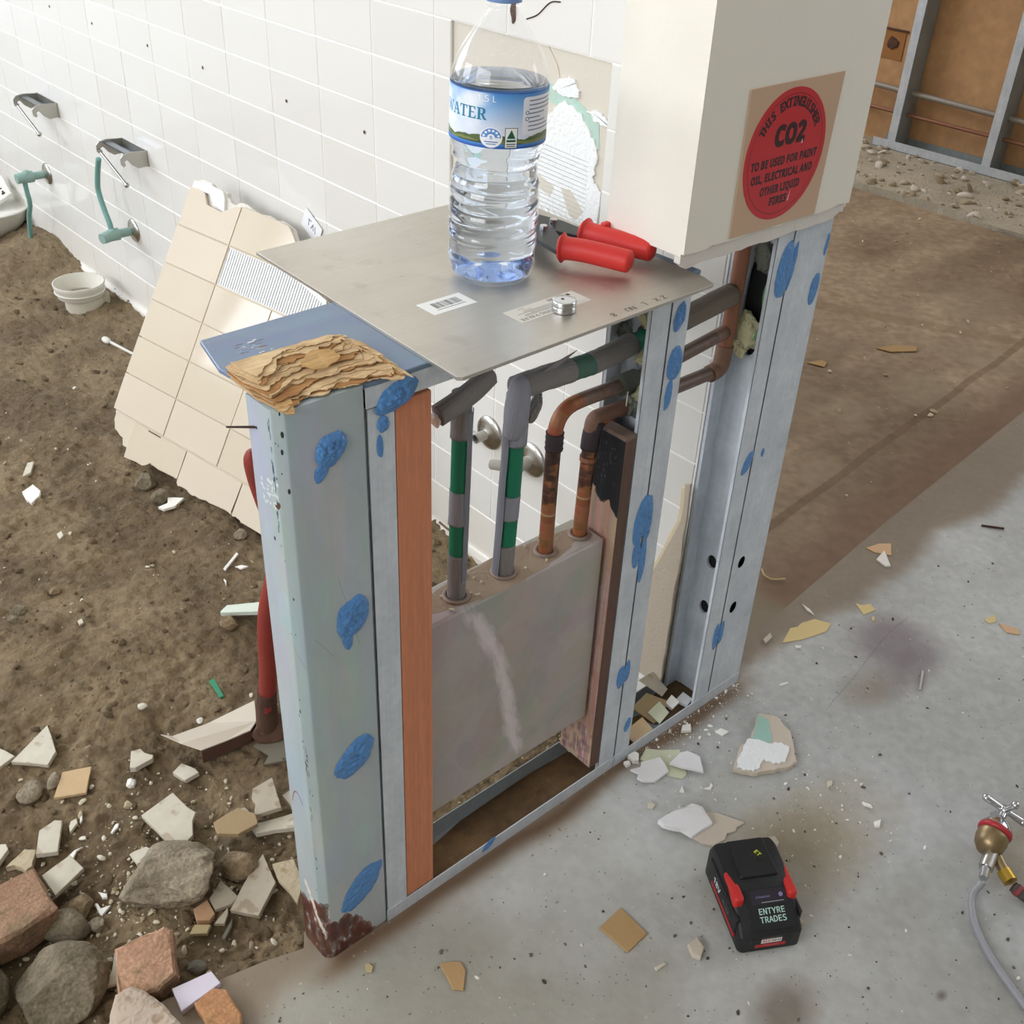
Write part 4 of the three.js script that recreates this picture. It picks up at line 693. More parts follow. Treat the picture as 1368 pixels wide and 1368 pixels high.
    c.fillStyle = '#f6f8ff'; c.beginPath(); c.arc(X(-8), H * 0.8, 74, 0, 7); c.fill(); c.fillStyle = '#5a93d4'; c.beginPath(); c.arc(X(-8), H * 0.8, 66, Math.PI, 0); c.fill(); c.fillStyle = '#f6f8ff'; for (let i = 0; i < 6; i++) { const a = Math.PI + (i + 0.5) / 6 * Math.PI; c.beginPath(); c.arc(X(-8) + 50 * Math.cos(a), H * 0.8 + 50 * Math.sin(a), 9, 0, 7); c.fill(); } c.beginPath(); c.arc(X(-8), H * 0.8, 26, 0, 7); c.fill(); c.fillStyle = '#3d6fb2'; c.font = 'bold 34px sans-serif'; c.fillText('5', X(-8), H * 0.83); c.fillRect(X(-8) - 44, H * 0.87, 88, 7); c.fillRect(X(-8) - 32, H * 0.91, 64, 6);
    c.fillStyle = '#f3f5f0'; c.fillRect(X(8), H * 0.62, 82, H * 0.36); c.strokeStyle = '#33463a'; c.lineWidth = 4; c.strokeRect(X(8), H * 0.62, 82, H * 0.36); c.fillStyle = '#1f5a44'; c.beginPath(); c.moveTo(X(8) + 41, H * 0.65); c.lineTo(X(8) + 70, H * 0.81); c.lineTo(X(8) + 12, H * 0.81); c.fill(); c.fillRect(X(8) + 10, H * 0.83, 62, 16); c.fillStyle = '#555'; c.fillRect(X(8) + 10, H * 0.9, 62, 8); c.fillRect(X(8) + 10, H * 0.94, 62, 7);
  });
  const K = 120, pos = [], uv = [], idx = [], f = [-0.65, 0.76], rt = [0.76, 0.65];
  for (let k = 0; k <= K; k++) { const a = -Math.PI + k / K * 2 * Math.PI; for (const [y, v] of [[0.1445, 0], [0.1955, 1]]) { const q = 0.0478; pos.push(q * (f[0] * Math.cos(a) + rt[0] * Math.sin(a)), y, q * (f[1] * Math.cos(a) + rt[1] * Math.sin(a))); uv.push(k / K, v); } if (k < K) { const b = k * 2; idx.push(b, b + 2, b + 1, b + 1, b + 2, b + 3); } }
  const lg = new THREE.BufferGeometry(); lg.setAttribute('position', new THREE.Float32BufferAttribute(pos, 3)); lg.setAttribute('uv', new THREE.Float32BufferAttribute(uv, 2)); lg.setIndex(idx); lg.computeVertexNormals();
  part('label', lg, mat(0xffffff, 0.45, { map: T.label, side: THREE.DoubleSide }), o);
}
{ // tin snips
  const o = thing('tin_snips', 'red-handled tin snips lying on the aluminium sheet behind the bottle', 'tin snips', [0.444, 0.7618, -0.15]);
  const flatTube = (pts, r, fl) => { const g = sweep(pts, r, 46, 16), p = g.attributes.position; g.computeBoundingBox(); return g; };
  const grip = (pts) => sweep(pts, (t) => 0.0122 * (t < 0.06 ? 0.95 + 0.28 * ss(0, 0.05, t) : 1.0) * (1 + 0.12 * ss(0.14, 0.02, t)) * Math.sqrt(cl(1 - Math.max(0, (t - 0.93) / 0.075) ** 2, 0.02)), 50, 18);
  part('grip', grip([[-0.034, 0.02, 0.056], [-0.022, 0.021, 0.08], [-0.008, 0.019, 0.105], [0.004, 0.017, 0.128]]), M.redGrip, o);
  part('grip', grip([[0.027, 0.017, 0.03], [0.034, 0.017, 0.06], [0.042, 0.016, 0.09], [0.051, 0.016, 0.117]]), M.redGrip, o);
  part('safety_catch', box(0.034, 0.024, 0.048, 0.048, 0.032, 0.056, 0.002), M.redGrip, o);
  const arm = (pts, y) => { const g = extrude(pts, 0.0055, 0.0008); g.rotateX(Math.PI / 2); g.translate(0, y, 0); return boxUV(g); };
  part('lever', arm([[-0.046, 0.062], [-0.028, 0.06], [-0.004, 0.016], [0.002, -0.012], [0.004, -0.05], [-0.014, -0.05], [-0.028, -0.012], [-0.04, 0.02]].map(([x, z]) => [x, z]), 0.022), M.blackSteel, o);
  part('lever', arm([[0.016, 0.036], [0.036, 0.032], [0.036, -0.012], [0.026, -0.052], [0.006, -0.052], [0.0, -0.006]], 0.016), M.blackSteel, o);
  part('blade', arm([[-0.012, -0.045], [0.002, -0.045], [0.004, -0.1], [-0.004, -0.108]], 0.02), M.chromeDull, o);
  part('blade', arm([[0.004, -0.045], [0.02, -0.045], [0.008, -0.108], [0.0, -0.1]], 0.015), M.chromeDull, o);
  for (const [x, y, z] of [[-0.014, 0.022, 0.008], [0.02, 0.0165, -0.012], [-0.004, 0.0225, -0.034], [-0.02, 0.012, 0.024]]) part('bolt', boxUV(new THREE.CylinderGeometry(0.0046, 0.005, 0.005, 6).translate(x, y + 0.002, z)), M.chrome, o);
}
{ // fire sign on the nib
  const o = thing('fire_sign', 'round red extinguisher sign on a beige card fixed to the wall nib', 'sign', [0.638, 0.87, 0.0132]);
  part('card', boxUV(extrude([[-0.079, 0.077], [-0.077, -0.079], [0.079, -0.081], [0.085, 0.0765]], 0.0012, 0.0003)), phys(0xcfae90, 0.35, {}), o);
  T.sign = canvasTex(1024, 1024, (c, W) => {
    c.fillStyle = '#c92a31'; c.fillRect(0, 0, W, W); c.strokeStyle = '#4a1216'; c.lineWidth = 5; c.beginPath(); c.arc(512, 512, 465, 0, 7); c.stroke();
    c.fillStyle = '#3a0f14'; c.textAlign = 'center'; c.font = 'bold 100px sans-serif'; c.strokeStyle = '#3a0f14'; c.lineWidth = 6;
    const t = 'THIS EXTINGUISHER'; for (let i = 0; i < t.length; i++) { const a = -Math.PI / 2 + (i - (t.length - 1) / 2) * 0.128; c.save(); c.translate(512 + 372 * Math.cos(a), 512 + 372 * Math.sin(a)); c.rotate(a + Math.PI / 2); c.fillText(t[i], 0, 0); c.strokeText(t[i], 0, 0); c.restore(); }
    c.lineWidth = 20; c.font = 'bold 210px sans-serif'; c.fillText('CO2', 530, 425, 400); c.strokeText('CO2', 530, 425, 400); c.lineWidth = 7; c.font = 'bold 88px sans-serif'; for (const [s, y, w] of [['TO BE USED FOR PAINT', 580, 850], ['OIL, ELECTRICAL AND', 690, 800], ['OTHER LIQUID', 800, 520], ['FIRES', 900, 240]]) { c.fillText(s, 512, y, w); c.strokeText(s, 512, y, w); }
    c.fillStyle = 'rgba(255,240,240,0.85)'; c.fillRect(700, 420, 12, 30); c.beginPath(); c.moveTo(640, 900); c.lineTo(676, 800); c.lineTo(652, 905); c.fill();
  });
  const g = new THREE.CylinderGeometry(0.0705, 0.0705, 0.0006, 72).rotateX(Math.PI / 2).translate(-0.0015, 0, 0.0015), p = g.attributes.position, uv = g.attributes.uv;
  for (let i = 0; i < p.count; i++) uv.setXY(i, (p.getX(i) + 0.0015) / 0.141 + 0.5, p.getY(i) / 0.141 + 0.5);
  part('red_disc', g, phys(0xffffff, 0.3, { map: T.sign }), o);
}
// ---------------------------------------------------------------- fallen panel of tiled wall
{
  const o = new THREE.Group(); o.name = numbered('tiled_panel'); scene.add(o);
  tag(o, 'broken slab of tiled wall lining leaning against the white tiled wall', 'tiled panel');
  o.matrixAutoUpdate = true;
  o.quaternion.setFromRotationMatrix(new THREE.Matrix4().makeBasis(new THREE.Vector3(0.18592, -0.03274, 0.98202), new THREE.Vector3(-0.50677, -0.85945, 0.06729), new THREE.Vector3(0.8418, -0.51017, -0.17638)));
  o.position.set(0.57095, 0.4211, -1.1686);
  const L = 0.162, S = 0.08, r = rng(66);
  const out = [[-0.95, -1.2], [-0.66, -1.26], [-0.6, -1.15], [-0.41, -1.22], [-0.36, -1.06], [-0.24, -0.97], [-0.1, -1.04], [0.01, -1.05], [0.28, -1.02], [0.54, -1.03], [0.81, -0.96], [0.96, -0.76], [1.03, -0.6], [1.1, 0.02], [1.35, 0.05], [1.72, 0.3], [1.95, 1.0], [2.15, 2.0], [2.2, 4.0], [2.2, 5.86], [1.95, 5.9], [1.69, 5.89], [1.59, 5.83], [1.52, 5.85], [1.34, 5.81], [1.09, 5.87], [0.89, 5.9], [0.72, 5.95], [0.68, 5.89], [0.49, 5.91], [0.44, 5.79], [-0.06, 5.8], [-0.18, 5.94], [-0.57, 6.01], [-0.68, 5.58], [-0.88, 5.47], [-1.0, 5.07]];
  const jag = (pts, k, amp) => { const q = []; for (let i = 0; i < pts.length; i++) { const a = pts[i], b = pts[(i + 1) % pts.length], straight = Math.abs(a[0] - b[0]) < 0.1 && Math.abs(a[1] - b[1]) > 3; for (let j = 0; j < k; j++) { const t = j / k; q.push([a[0] + (b[0] - a[0]) * t + (straight ? 0 : (r() - 0.5) * amp), a[1] + (b[1] - a[1]) * t + (straight ? 0 : (r() - 0.5) * amp * 2)]); } } return q; };
  const rough = jag(out, 3, 0.02);
  const clip = (poly, x0, x1, y0, y1) => { let p = poly; for (const [ax, v, keep] of [[0, x0, 1], [0, x1, -1], [1, y0, 1], [1, y1, -1]]) { const q = []; for (let i = 0; i < p.length; i++) { const a = p[i], b = p[(i + 1) % p.length], ia = (a[ax] - v) * keep >= 0, ib = (b[ax] - v) * keep >= 0; if (ia) q.push(a); if (ia !== ib) { const t = (v - a[ax]) / (b[ax] - a[ax]); q.push([a[0] + (b[0] - a[0]) * t, a[1] + (b[1] - a[1]) * t]); } } p = q; if (p.length < 3) return []; } return p; };
  const m = (p) => p.map(([u, v]) => [u * L, v * S]);
  part('lining_board', boxUV(extrude(m(jag(out, 2, 0.05)), 0.011).translate(0, 0, 0.0085)), M.plasterCore, o);
  part('grout', boxUV(extrude(m(clip(rough, -0.94, 2.3, -0.62, 5.75)), 0.006).translate(0, 0, 0.0025)), M.groutOld, o);
  const cut = 0.006, cells = [];
  for (let v = -1; v < 5; v++) for (let u = -1; u < 2.4; u++) cells.push([u, u + 1, v, v + 1]);
  for (const u of [-0.55, 0.455, 1.475]) cells.push([Math.max(u, -0.62), u + 1.01, 5.02, 6.2]);
  for (const [u0, u1, v0, v1] of cells) {
    if ((u0 === 0 || u0 === 1) && v0 === 0) continue;                 // the tiles that came away
    let c = clip(rough, u0 + cut, u1 - cut, v0 + cut * 2, v1 - cut * 2);
    if (u0 === -1 && v0 === -1) c = [[-0.95, -0.99], [-0.8, -1.0], [-0.68, -0.97], [-0.58, -0.72], [-0.42, -0.7], [-0.3, -0.68], [-0.2, -0.82], [-0.1, -0.93], [-0.008, -0.97], [-0.008, -0.014], [-0.95, -0.014]];
    if (u0 === 1 && v0 === -1) continue;
    if (c.length < 3) continue;
    const ar = Math.abs(c.reduce((s, p, i) => { const q = c[(i + 1) % c.length]; return s + p[0] * q[1] - q[0] * p[1]; }, 0)) / 2; if (ar < 0.03) continue;
    const t = part('tile', boxUV(extrude(m(c), 0.0068, 0.0006)), r() < 0.5 ? M.tileOld : M.tileOld2, o); t.rotation.set((r() - 0.5) * 0.004, (r() - 0.5) * 0.004, 0);
  }
  // combed adhesive where the tiles came away, and torn scraps at the edges
  const bed = clip(rough, 0.012, 1.9, 0.03, 0.97); part('adhesive', boxUV(extrude(m(bed), 0.004).translate(0, 0, 0.002)), M.thinset, o);
  const rid = []; for (let i = 0; i < 42; i++) { const u = 0.02 + i * 0.041; if (u > 1.72) break; const top = u < 1.1 ? 0.04 : 0.06 + (u - 1.1) * 0.55; rid.push(rod([u * L, top * S, 0.0021], [(u + 0.012) * L, 0.955 * S, 0.0021], 0.0011, 0.0011, 6)); }
  part('adhesive_ridges', merge(rid), M.thinset, o);
  part('adhesive', boxUV(extrude(m([[-0.93, -1.16], [-0.66, -1.2], [-0.4, -1.16], [-0.34, -1.02], [-0.27, -0.72], [-0.5, -0.8], [-0.6, -0.98], [-0.93, -0.99]]), 0.006).translate(0, 0, 0.0018)), M.thinset, o);
  part('torn_paper', boxUV(extrude(m([[-0.93, 5.05], [-0.66, 5.08], [-0.62, 5.3], [-0.68, 5.5], [-0.8, 5.35], [-0.88, 5.4]]), 0.001).translate(0, 0, 0.006)), M.mint, o);
  part('missing_grout', boxUV(extrude(m([[-0.27, 5.045], [-0.03, 5.045], [-0.03, 5.075], [-0.27, 5.075]]), 0.0006).translate(0, 0, -0.0004)), M.rustDark, o);
  for (const u of [0.455, 1.475]) part('open_joint', boxUV(extrude(m([[u - 0.008, 5.05], [u + 0.008, 5.05], [u - 0.01, 5.8], [u - 0.026, 5.8]]), 0.0006).translate(0, 0, 0.0004)), M.rustDark, o);
}
// ---------------------------------------------------------------- fittings on the tiled wall
function rollHolder(label, z) {
  const o = thing('paper_holder', label, 'paper holder', [TX, 0.432, z], 0, 'chrome paper holders on the tiled wall');
  const arm = (s) => { const pts = [[0, -0.012], [0, 0.022], [-0.04, 0.025], [-0.058, 0.022], [-0.066, 0.014], [-0.066, 0.0], [-0.06, -0.006], [-0.055, -0.002], [-0.057, 0.006], [-0.05, 0.009], [-0.04, -0.004], [-0.026, -0.014]]; return boxUV(extrude(pts, 0.003, 0.0006).translate(0, 0, s - 0.0015)); };
  part('back_plate', box(-0.003, -0.014, -0.066, 0.0, 0.024, 0.066, 0.001), M.chromeDull, o);
  part('arm', arm(-0.064), M.chromeDull, o); part('arm', arm(0.064), M.chromeDull, o);
  part('shade_plate', boxUV(extrude([[-0.003, 0.004], [-0.03, 0.019], [-0.048, 0.02], [-0.048, 0.0175], [-0.03, 0.0165], [-0.003, 0.0]], 0.126).translate(0, 0, -0.063)), M.chromeShade, o);  // darker plate standing in for the shadowed opening between the arms
  const rr = part('roller_rod', merge([rod([-0.06, 0.0, -0.063], [-0.058, -0.048, 0.056], 0.0034, 0.0034, 12), new THREE.SphereGeometry(0.0062, 12, 10).translate(-0.058, -0.049, 0.058), rod([-0.06, 0.0, -0.068], [-0.06, 0.0, -0.058], 0.005, 0.005, 12)]), M.chromeDull, o);
  return o;
}
rollHolder('chrome toilet paper holder at the far left of the tiled wall, its rod hanging', -2.298);
rollHolder('chrome toilet paper holder nearer the leaning panel, its rod hanging', -1.79);
function flange(o, r = 0.029) { part('wall_flange', boxUV(lathe([[0.008, 0.013], [0.012, 0.0105], [r * 0.7, 0.008], [r * 0.94, 0.005], [r, 0.0015], [r, 0], [0, 0]], 40).rotateZ(Math.PI / 2)), M.chromeSoft, o); }
{
  const a = thing('stop_valve', 'green-tarnished stop valve with its tube bent down to the dirt', 'valve', [TX, 0.229, -2.406], 0, 'old stop valves on the tiled wall'); flange(a);
  part('valve_body', merge([rod([-0.012, 0, 0], [-0.06, 0, 0], 0.0105, 0.0105), rod([-0.042, 0, 0], [-0.068, 0, 0], 0.016, 0.0155, 8), rod([-0.066, 0.001, 0], [-0.088, 0.0, 0], 0.0145, 0.0135), new THREE.SphereGeometry(0.0125, 16, 12).translate(-0.058, 0.008, 0)]), M.verdigris, a);
  part('outlet_tube', sweep([[-0.066, 0.0, 0], [-0.066, -0.03, -0.003], [-0.062, -0.075, -0.01], [-0.062, -0.12, -0.04], [-0.06, -0.2, -0.075]], 0.0068, 50, 12), M.verdigrisDark, a);
  const b = thing('stop_valve', 'green-tarnished stop valve with its tube curving upwards', 'valve', [TX, 0.224, -1.869], 0, 'old stop valves on the tiled wall'); flange(b);
  part('valve_body', merge([rod([-0.012, 0, 0], [-0.06, 0, 0], 0.0105, 0.0105), rod([-0.042, 0, 0], [-0.066, 0, 0], 0.016, 0.0155, 8), rod([-0.062, 0.0, 0], [-0.088, -0.002, 0.006], 0.0145, 0.013), new THREE.SphereGeometry(0.0125, 16, 12).translate(-0.058, 0.006, 0)]), M.verdigris, b);
  part('outlet_tube', sweep([[-0.058, 0.012, 0], [-0.058, 0.03, -0.006], [-0.058, 0.055, -0.022], [-0.058, 0.1, -0.04], [-0.058, 0.135, -0.03], [-0.058, 0.185, -0.004]], 0.0066, 60, 12), M.verdigrisDark, b);
  const c = thing('pipe_outlet', 'chrome wall outlet with an open pipe end seen between the wrapped pipes', 'pipe outlet', [TX, 0.27, -0.503], 0, 'wall outlets behind the frame'); flange(c, 0.031);
  part('stub', boxUV(lathe([[0.0055, 0.0], [0.0055, 0.034], [0.0088, 0.034], [0.0088, 0.012], [0.012, 0.008]], 24).rotateZ(Math.PI / 2)), M.chromeDull, c);
  part('bore', boxUV(new THREE.CylinderGeometry(0.0055, 0.0055, 0.002, 16).rotateZ(Math.PI / 2).translate(-0.03, 0, 0)), M.black, c);
  part('elbow_arm', merge([rod([-0.02, -0.004, -0.006], [-0.026, -0.012, -0.04], 0.0075, 0.0085), new THREE.SphereGeometry(0.011, 14, 10).translate(-0.026, -0.013, -0.043)]), M.chromeDull, c);
  const d = thing('pipe_outlet', 'chrome wall outlet with a crusted elbow seen beside the copper pipes', 'pipe outlet', [TX, 0.268, -0.395], 0, 'wall outlets behind the frame'); flange(d, 0.031);
  part('elbow_arm', merge([rod([-0.01, 0, 0], [-0.036, -0.004, -0.004], 0.0105, 0.0115), new THREE.SphereGeometry(0.0135, 16, 12).translate(-0.038, -0.004, -0.006), rod([-0.036, -0.004, -0.006], [-0.046, -0.016, -0.05], 0.0095, 0.0085)]), mat(0xc4c0b4, 0.55, { metalness: 0.4, bumpMap: T.bumpFine, bumpScale: 0.001 }), d);
  const e = thing('capillary_tube', 'thin bent tube standing against the skirting behind the first wrapped pipe', 'tube', [0.664, 0.02, -0.59]);
  part('tube_run', sweep(bent([[-0.004, 0.008, -0.03], [0.0, 0.0, 0.008], [0.004, 0.075, 0.01]], 0.012), 0.0022, 30, 8), M.copperDark, e);
  const s = single('paper_note', box(-0.0008, -0.022, -0.03, 0, 0.022, 0.03).rotateX(0.5).translate(0.676, 0.478, -1.03), canvasNote(), 'small white paper note stuck on the tiled wall above the leaning panel', 'note');
}
function canvasNote() { const t = canvasTex(128, 96, (c, W, H) => { c.fillStyle = '#f1f1f2'; c.fillRect(0, 0, W, H); c.strokeStyle = '#3c4456'; c.lineWidth = 4; c.beginPath(); c.moveTo(40, 30); c.lineTo(44, 60); c.moveTo(34, 32); c.lineTo(56, 28); c.moveTo(62, 60); c.lineTo(70, 34); c.lineTo(80, 58); c.moveTo(84, 30); c.lineTo(96, 60); c.stroke(); }); t.wrapS = t.wrapT = THREE.RepeatWrapping; t.repeat.set(1 / 0.06, 1 / 0.044); t.offset.set(0.5, 0.5); return mat(0xffffff, 0.7, { map: t }); }
// ---------------------------------------------------------------- rubble and litter
const P2 = { brick: mat(0xd6cfc6, 0.95, { map: T.brick, bumpMap: T.bumpCoarse, bumpScale: 0.003 }), brickPink: mat(0xfdf2ea, 0.95, { map: T.brick, bumpMap: T.bumpCoarse, bumpScale: 0.003 }), brickWhite: mat(0xe6d8d4, 0.95, { map: T.shard, bumpMap: T.bumpCoarse, bumpScale: 0.004 }), brickOrange: mat(0xf6dcb8, 0.95, { map: T.brick, bumpMap: T.bumpCoarse, bumpScale: 0.002 }), stone: mat(0xd6ccba, 0.95, { map: T.rock, bumpMap: T.bumpCoarse, bumpScale: 0.004 }), stoneDark: mat(0xb4aa96, 0.95, { map: T.rock, bumpMap: T.bumpCoarse, bumpScale: 0.004 }), stoneTan: mat(0xc9b497, 0.95, { map: T.rock, bumpMap: T.bumpCoarse, bumpScale: 0.003 }) };
const CAT = { tile_shard: 'tile shard', tile_chip: 'tile chip', board_offcut: 'board offcut', plaster_piece: 'plaster piece', plaster_chip: 'plaster chip', brick_chip: 'brick chip', brick: 'brick', plastic_strip: 'plastic strip', paint_flake: 'paint flake', paper_scrap: 'paper scrap', wood_chip: 'wood chip', cardboard_scrap: 'cardboard scrap' };
let shardSeed = 1;
// a flat broken piece: outline in millimetres about (x, z), thickness in millimetres, on the ground
function piece(ground, name, label, m, x, z, th, rel, o) {
  const r = rng(++shardSeed * 131), t = th / 1000, pts = [];
  rel.forEach(([a, b], i) => { const [c, d] = rel[(i + 1) % rel.length], len = Math.hypot(c - a, d - b), k = Math.max(1, Math.min(6, Math.round(len / (o.rough ? 5 : 9)))), amp = o.rough ? 1.6 : 0.5; for (let j = 0; j < k; j++) { const q = j / k; pts.push([(a + (c - a) * q + (j ? (r() - 0.5) * amp : 0)) / 1000, (b + (d - b) * q + (j ? (r() - 0.5) * amp : 0)) / 1000]); } });
  const bevel = Math.min(o.bevel ?? 0.0007, t * 0.3);
  let g = prism(pts, 0, t, bevel);
  if (o.rough || o.fold) { const p = g.attributes.position; for (let i = 0; i < p.count; i++) { const a = p.getX(i), b = p.getY(i), c = p.getZ(i), s = o.fold ? 0.006 : t * 0.1; p.setXYZ(i, a + s * 0.6 * n3(a * 60, b * 60, c * 60, shardSeed), b + (b > t * 0.4 ? s * (n3(a * 45, 1, c * 45, shardSeed) + 0.6 * n3(a * 130, 2, c * 130, shardSeed)) : 0), c + s * 0.6 * n3(c * 60, a * 60, b * 60, shardSeed)); } g.deleteAttribute('normal'); const u = g.attributes.uv; g = toCreasedNormals(g, 0.5); boxUV(g); }
  const obj = single(name, g, m, label, CAT[name]);
  let y = 0.0002; if (ground) { y = -1; for (const [a, b] of [[0, 0], ...rel]) y = Math.max(y, dirtH(x + a * 0.00075, z + b * 0.00075)); y += 0.0005; }
  obj.position.set(x, y + (o.up || 0), z);
  const tilt = o.tilt ?? (ground ? 0.07 : 0); const dir = r() * 6.28;
  obj.rotation.set(tilt * Math.cos(dir), 0, tilt * Math.sin(dir));
  if (tilt && ground) obj.position.y += 0.25 * tilt * Math.max(...rel.map((q) => Math.hypot(...q))) / 1000;
  return obj;
}
const S = (n, l, m, x, z, th, rel, o = {}) => piece(true, n, l, m, x, z, th, rel, o);
const F = (n, l, m, x, z, th, rel, o = {}) => piece(false, n, l, m, x, z, th, rel, o);
S('tile_shard','pale triangular tile shard smeared with dirt beside tan square',P.shard,-0.13,-0.544,7,[[26,-42],[21,-12],[15,15],[-4,31],[-16,17],[-41,-9]]);
S('tile_shard','pale tile shard cut by the left edge next to the dirty triangular shard',P.shard,-0.18,-0.573,7,[[-3,-29],[5,-18],[12,-2],[17,13],[-9,20],[-22,16]]);
S('board_offcut','tan square offcut with a dark smudge lying among grey lumps',P.tan,-0.118,-0.466,5,[[32,-13],[6,28],[-33,11],[-5,-26]]);
S('tile_shard','upright pale tile piece with one clipped corner above the reddish brick',P.shard,-0.179,-0.402,8,[[15,-22],[23,-15],[-3,33],[-27,21],[-8,-16]]);
S('tile_shard','rounded pale tile piece at left edge above the reddish brick',P.shard,-0.242,-0.416,8,[[-2,-23],[14,-10],[13,1],[-8,17],[-17,15]]);
S('plaster_piece','crumpled pale plaster scrap tucked behind the reddish brick',P.plaster,-0.221,-0.387,9,[[9,-19],[20,-7],[6,16],[-3,18],[-11,-1],[-21,-6]],{rough:1});
S('tile_shard','pale rectangular tile piece leaning beside the right corner of the reddish brick',P.shard,-0.191,-0.327,8,[[18,-19],[24,9],[-20,23],[-22,-13]],{up:.014,tilt:.18});
S('tile_shard','pale tile piece with a notched tip above a tiny white pebble',P.shard,-0.025,-0.449,9,[[-6,-20],[7,-17],[8,-6],[16,6],[12,12],[-15,15],[-22,11]]);
S('tile_shard','five-sided pale tile piece in dark soil below the digging blade',P.shard,0.017,-0.392,8,[[2,-20],[12,4],[12,14],[-10,14],[-16,-12]]);
S('tile_shard','large pale square tile half slid under the biggest grey rock',P.shard,-0.035,-0.312,8,[[15,-48],[19,-14],[24,2],[14,11],[3,33],[-12,38],[-28,19],[-36,-40]],{up:.004});
S('tile_shard','small ragged pale tile piece left of the biggest grey rock',P.shard,-0.097,-0.3,6,[[-13,-10],[-6,-11],[10,-9],[16,6],[6,12],[-12,12]]);
S('board_offcut','tan brown flat piece right of the biggest grey rock',P.brown,0.018,-0.252,7,[[-24,-16],[-4,-19],[15,-20],[28,4],[22,22],[-8,23],[-29,5]],{up:.02});
S('tile_shard','grey white wedge of tile standing point up beside the steel post',P.shard2,-0.003,-0.157,8,[[29,-37],[20,4],[19,12],[-23,39],[-46,7],[1,-24]],{up:.006,tilt:.1});
S('plaster_piece','pale pointed plaster piece touching the rusty foot of the post',P.plaster,0.031,-0.136,8,[[-6,-34],[20,-24],[15,-2],[5,20],[-11,35],[-10,15],[-12,-9]],{up:.012});
S('tile_shard','small pale tile between the biggest rock and the grey white wedge',P.shard2,-0.047,-0.173,7,[[11,-26],[16,10],[4,15],[-17,10],[-15,-9]]);
S('brick_chip','orange brick chip under the right end of the biggest rock',P.brick2,-0.077,-0.168,10,[[-8,-13],[12,-15],[10,9],[0,14],[-13,5]]);
S('tile_chip','yellowish chip just below the orange brick chip',P.yellow,-0.09,-0.153,6,[[-14,-3],[-2,-11],[13,3],[3,11]]);
S('tile_chip','narrow pale chip below the small tile',P.shard2,-0.06,-0.149,6,[[-14,1],[11,-9],[7,-1],[-4,9]]);
S('tile_chip','dull green grey sliver beside the narrow pale chip',P.grey,-0.063,-0.133,6,[[-12,5],[14,-12],[6,-1],[-9,9]]);
F('tile_shard','lilac white tile strip lying on the slab edge',P.lilac,-0.139,-0.064,9,[[-22,-18],[24,-9],[25,12],[-27,15]]);
S('tile_shard','square grey tile fragment resting on a paler piece beside the post',P.shard2,0.068,-0.268,8,[[0,-23],[31,-22],[13,32],[-23,19],[-11,3],[-10,-9]],{up:.018});
S('tile_shard','long pale tile piece under the square grey fragment beside the post',P.shard,0.063,-0.232,8,[[-24,-33],[-17,-14],[17,-1],[34,4],[20,29],[-4,13],[-27,2]],{up:.006});
S('tile_shard','small pale triangle of tile pinched behind the post above the square fragment',P.shard,0.103,-0.252,8,[[-4,-14],[12,-15],[-2,17],[-5,13]],{up:.01});
S('tile_shard','thin curved brown and white shard below the digging blade',P.shard2,0.042,-0.282,5,[[-12,-4],[-2,-10],[9,-7],[10,3],[2,10],[-7,8]]);
S('board_offcut','dark grey jagged scrap in the shadow behind the post',P.grey,0.135,-0.351,5,[[-20,-23],[18,-24],[30,-10],[9,32],[-27,18],[-11,6]]);
S('plastic_strip','short green plastic strip lying on the dirt near the red handle',P.green,0.128,-0.504,4,[[-1,-23],[8,-24],[4,0],[0,23],[-7,22],[-4,1]]);
S('tile_chip','upright sliver of pale tile far left on the open dirt',P.shard,0.148,-1.307,6,[[7,-25],[19,-22],[-3,20],[-23,27]]);
S('tile_shard','white notched tile piece alone on the far left dirt',P.white,0.118,-1.213,8,[[-12,-19],[14,-30],[17,0],[9,14],[-12,27],[-15,8]]);
S('plaster_piece','broken white plaster bit near the foot of the leaning tiled panel',P.white,0.312,-1.026,6,[[-22,-3],[-2,-4],[8,-23],[31,1],[3,17],[-18,12]]);
S('plastic_strip','thin white stick on the dirt near the post',P.white,0.308,-0.78,4,[[21,-18],[22,-12],[-21,18],[-22,12]]);
S('tile_chip','white leaf-shaped chip beside the thin white stick',P.white,0.317,-0.759,4,[[-9,-8],[3,-5],[10,7],[-3,6]]);
S('tile_chip','tiny white triangle chip below the thin white stick',P.white,0.27,-0.731,4,[[2,-10],[3,-2],[-5,12]]);
S('plastic_strip','pale green white strip poking from behind the post across the dirt',P.mint,0.24,-0.629,8,[[-27,-12],[-10,-21],[39,9],[25,33],[-28,-8]],{up:.006});
S('tile_chip','small pale chip on the dirt left of centre',P.shard,0.104,-1.041,5,[[-4,-7],[6,-10],[4,5],[-6,12]]);
S('tile_chip','small pale crumb of tile in the middle of the dirt',P.shard,0.031,-0.784,5,[[-3,-5],[5,-7],[3,5],[-5,7]]);
S('tile_chip','pale oval chip beside the white notched piece at lower dirt',P.shard,-0.147,-0.403,5,[[-5,0],[0,-7],[8,-7],[6,2],[-9,12]]);
S('tile_chip','curved white chip above the upright clipped tile',P.white,-0.135,-0.404,4,[[-3,3],[2,-6],[4,-5],[1,2],[-4,6]]);
S('tile_chip','white slanted sliver in the middle of the rubble',P.white,-0.106,-0.361,4,[[-8,4],[3,-6],[8,-5],[4,1],[-6,6]]);
S('tile_chip','twisted white sliver above the rectangular leaning tile',P.white,-0.163,-0.361,4,[[-11,0],[1,-4],[12,-2],[3,-1],[-5,7]]);
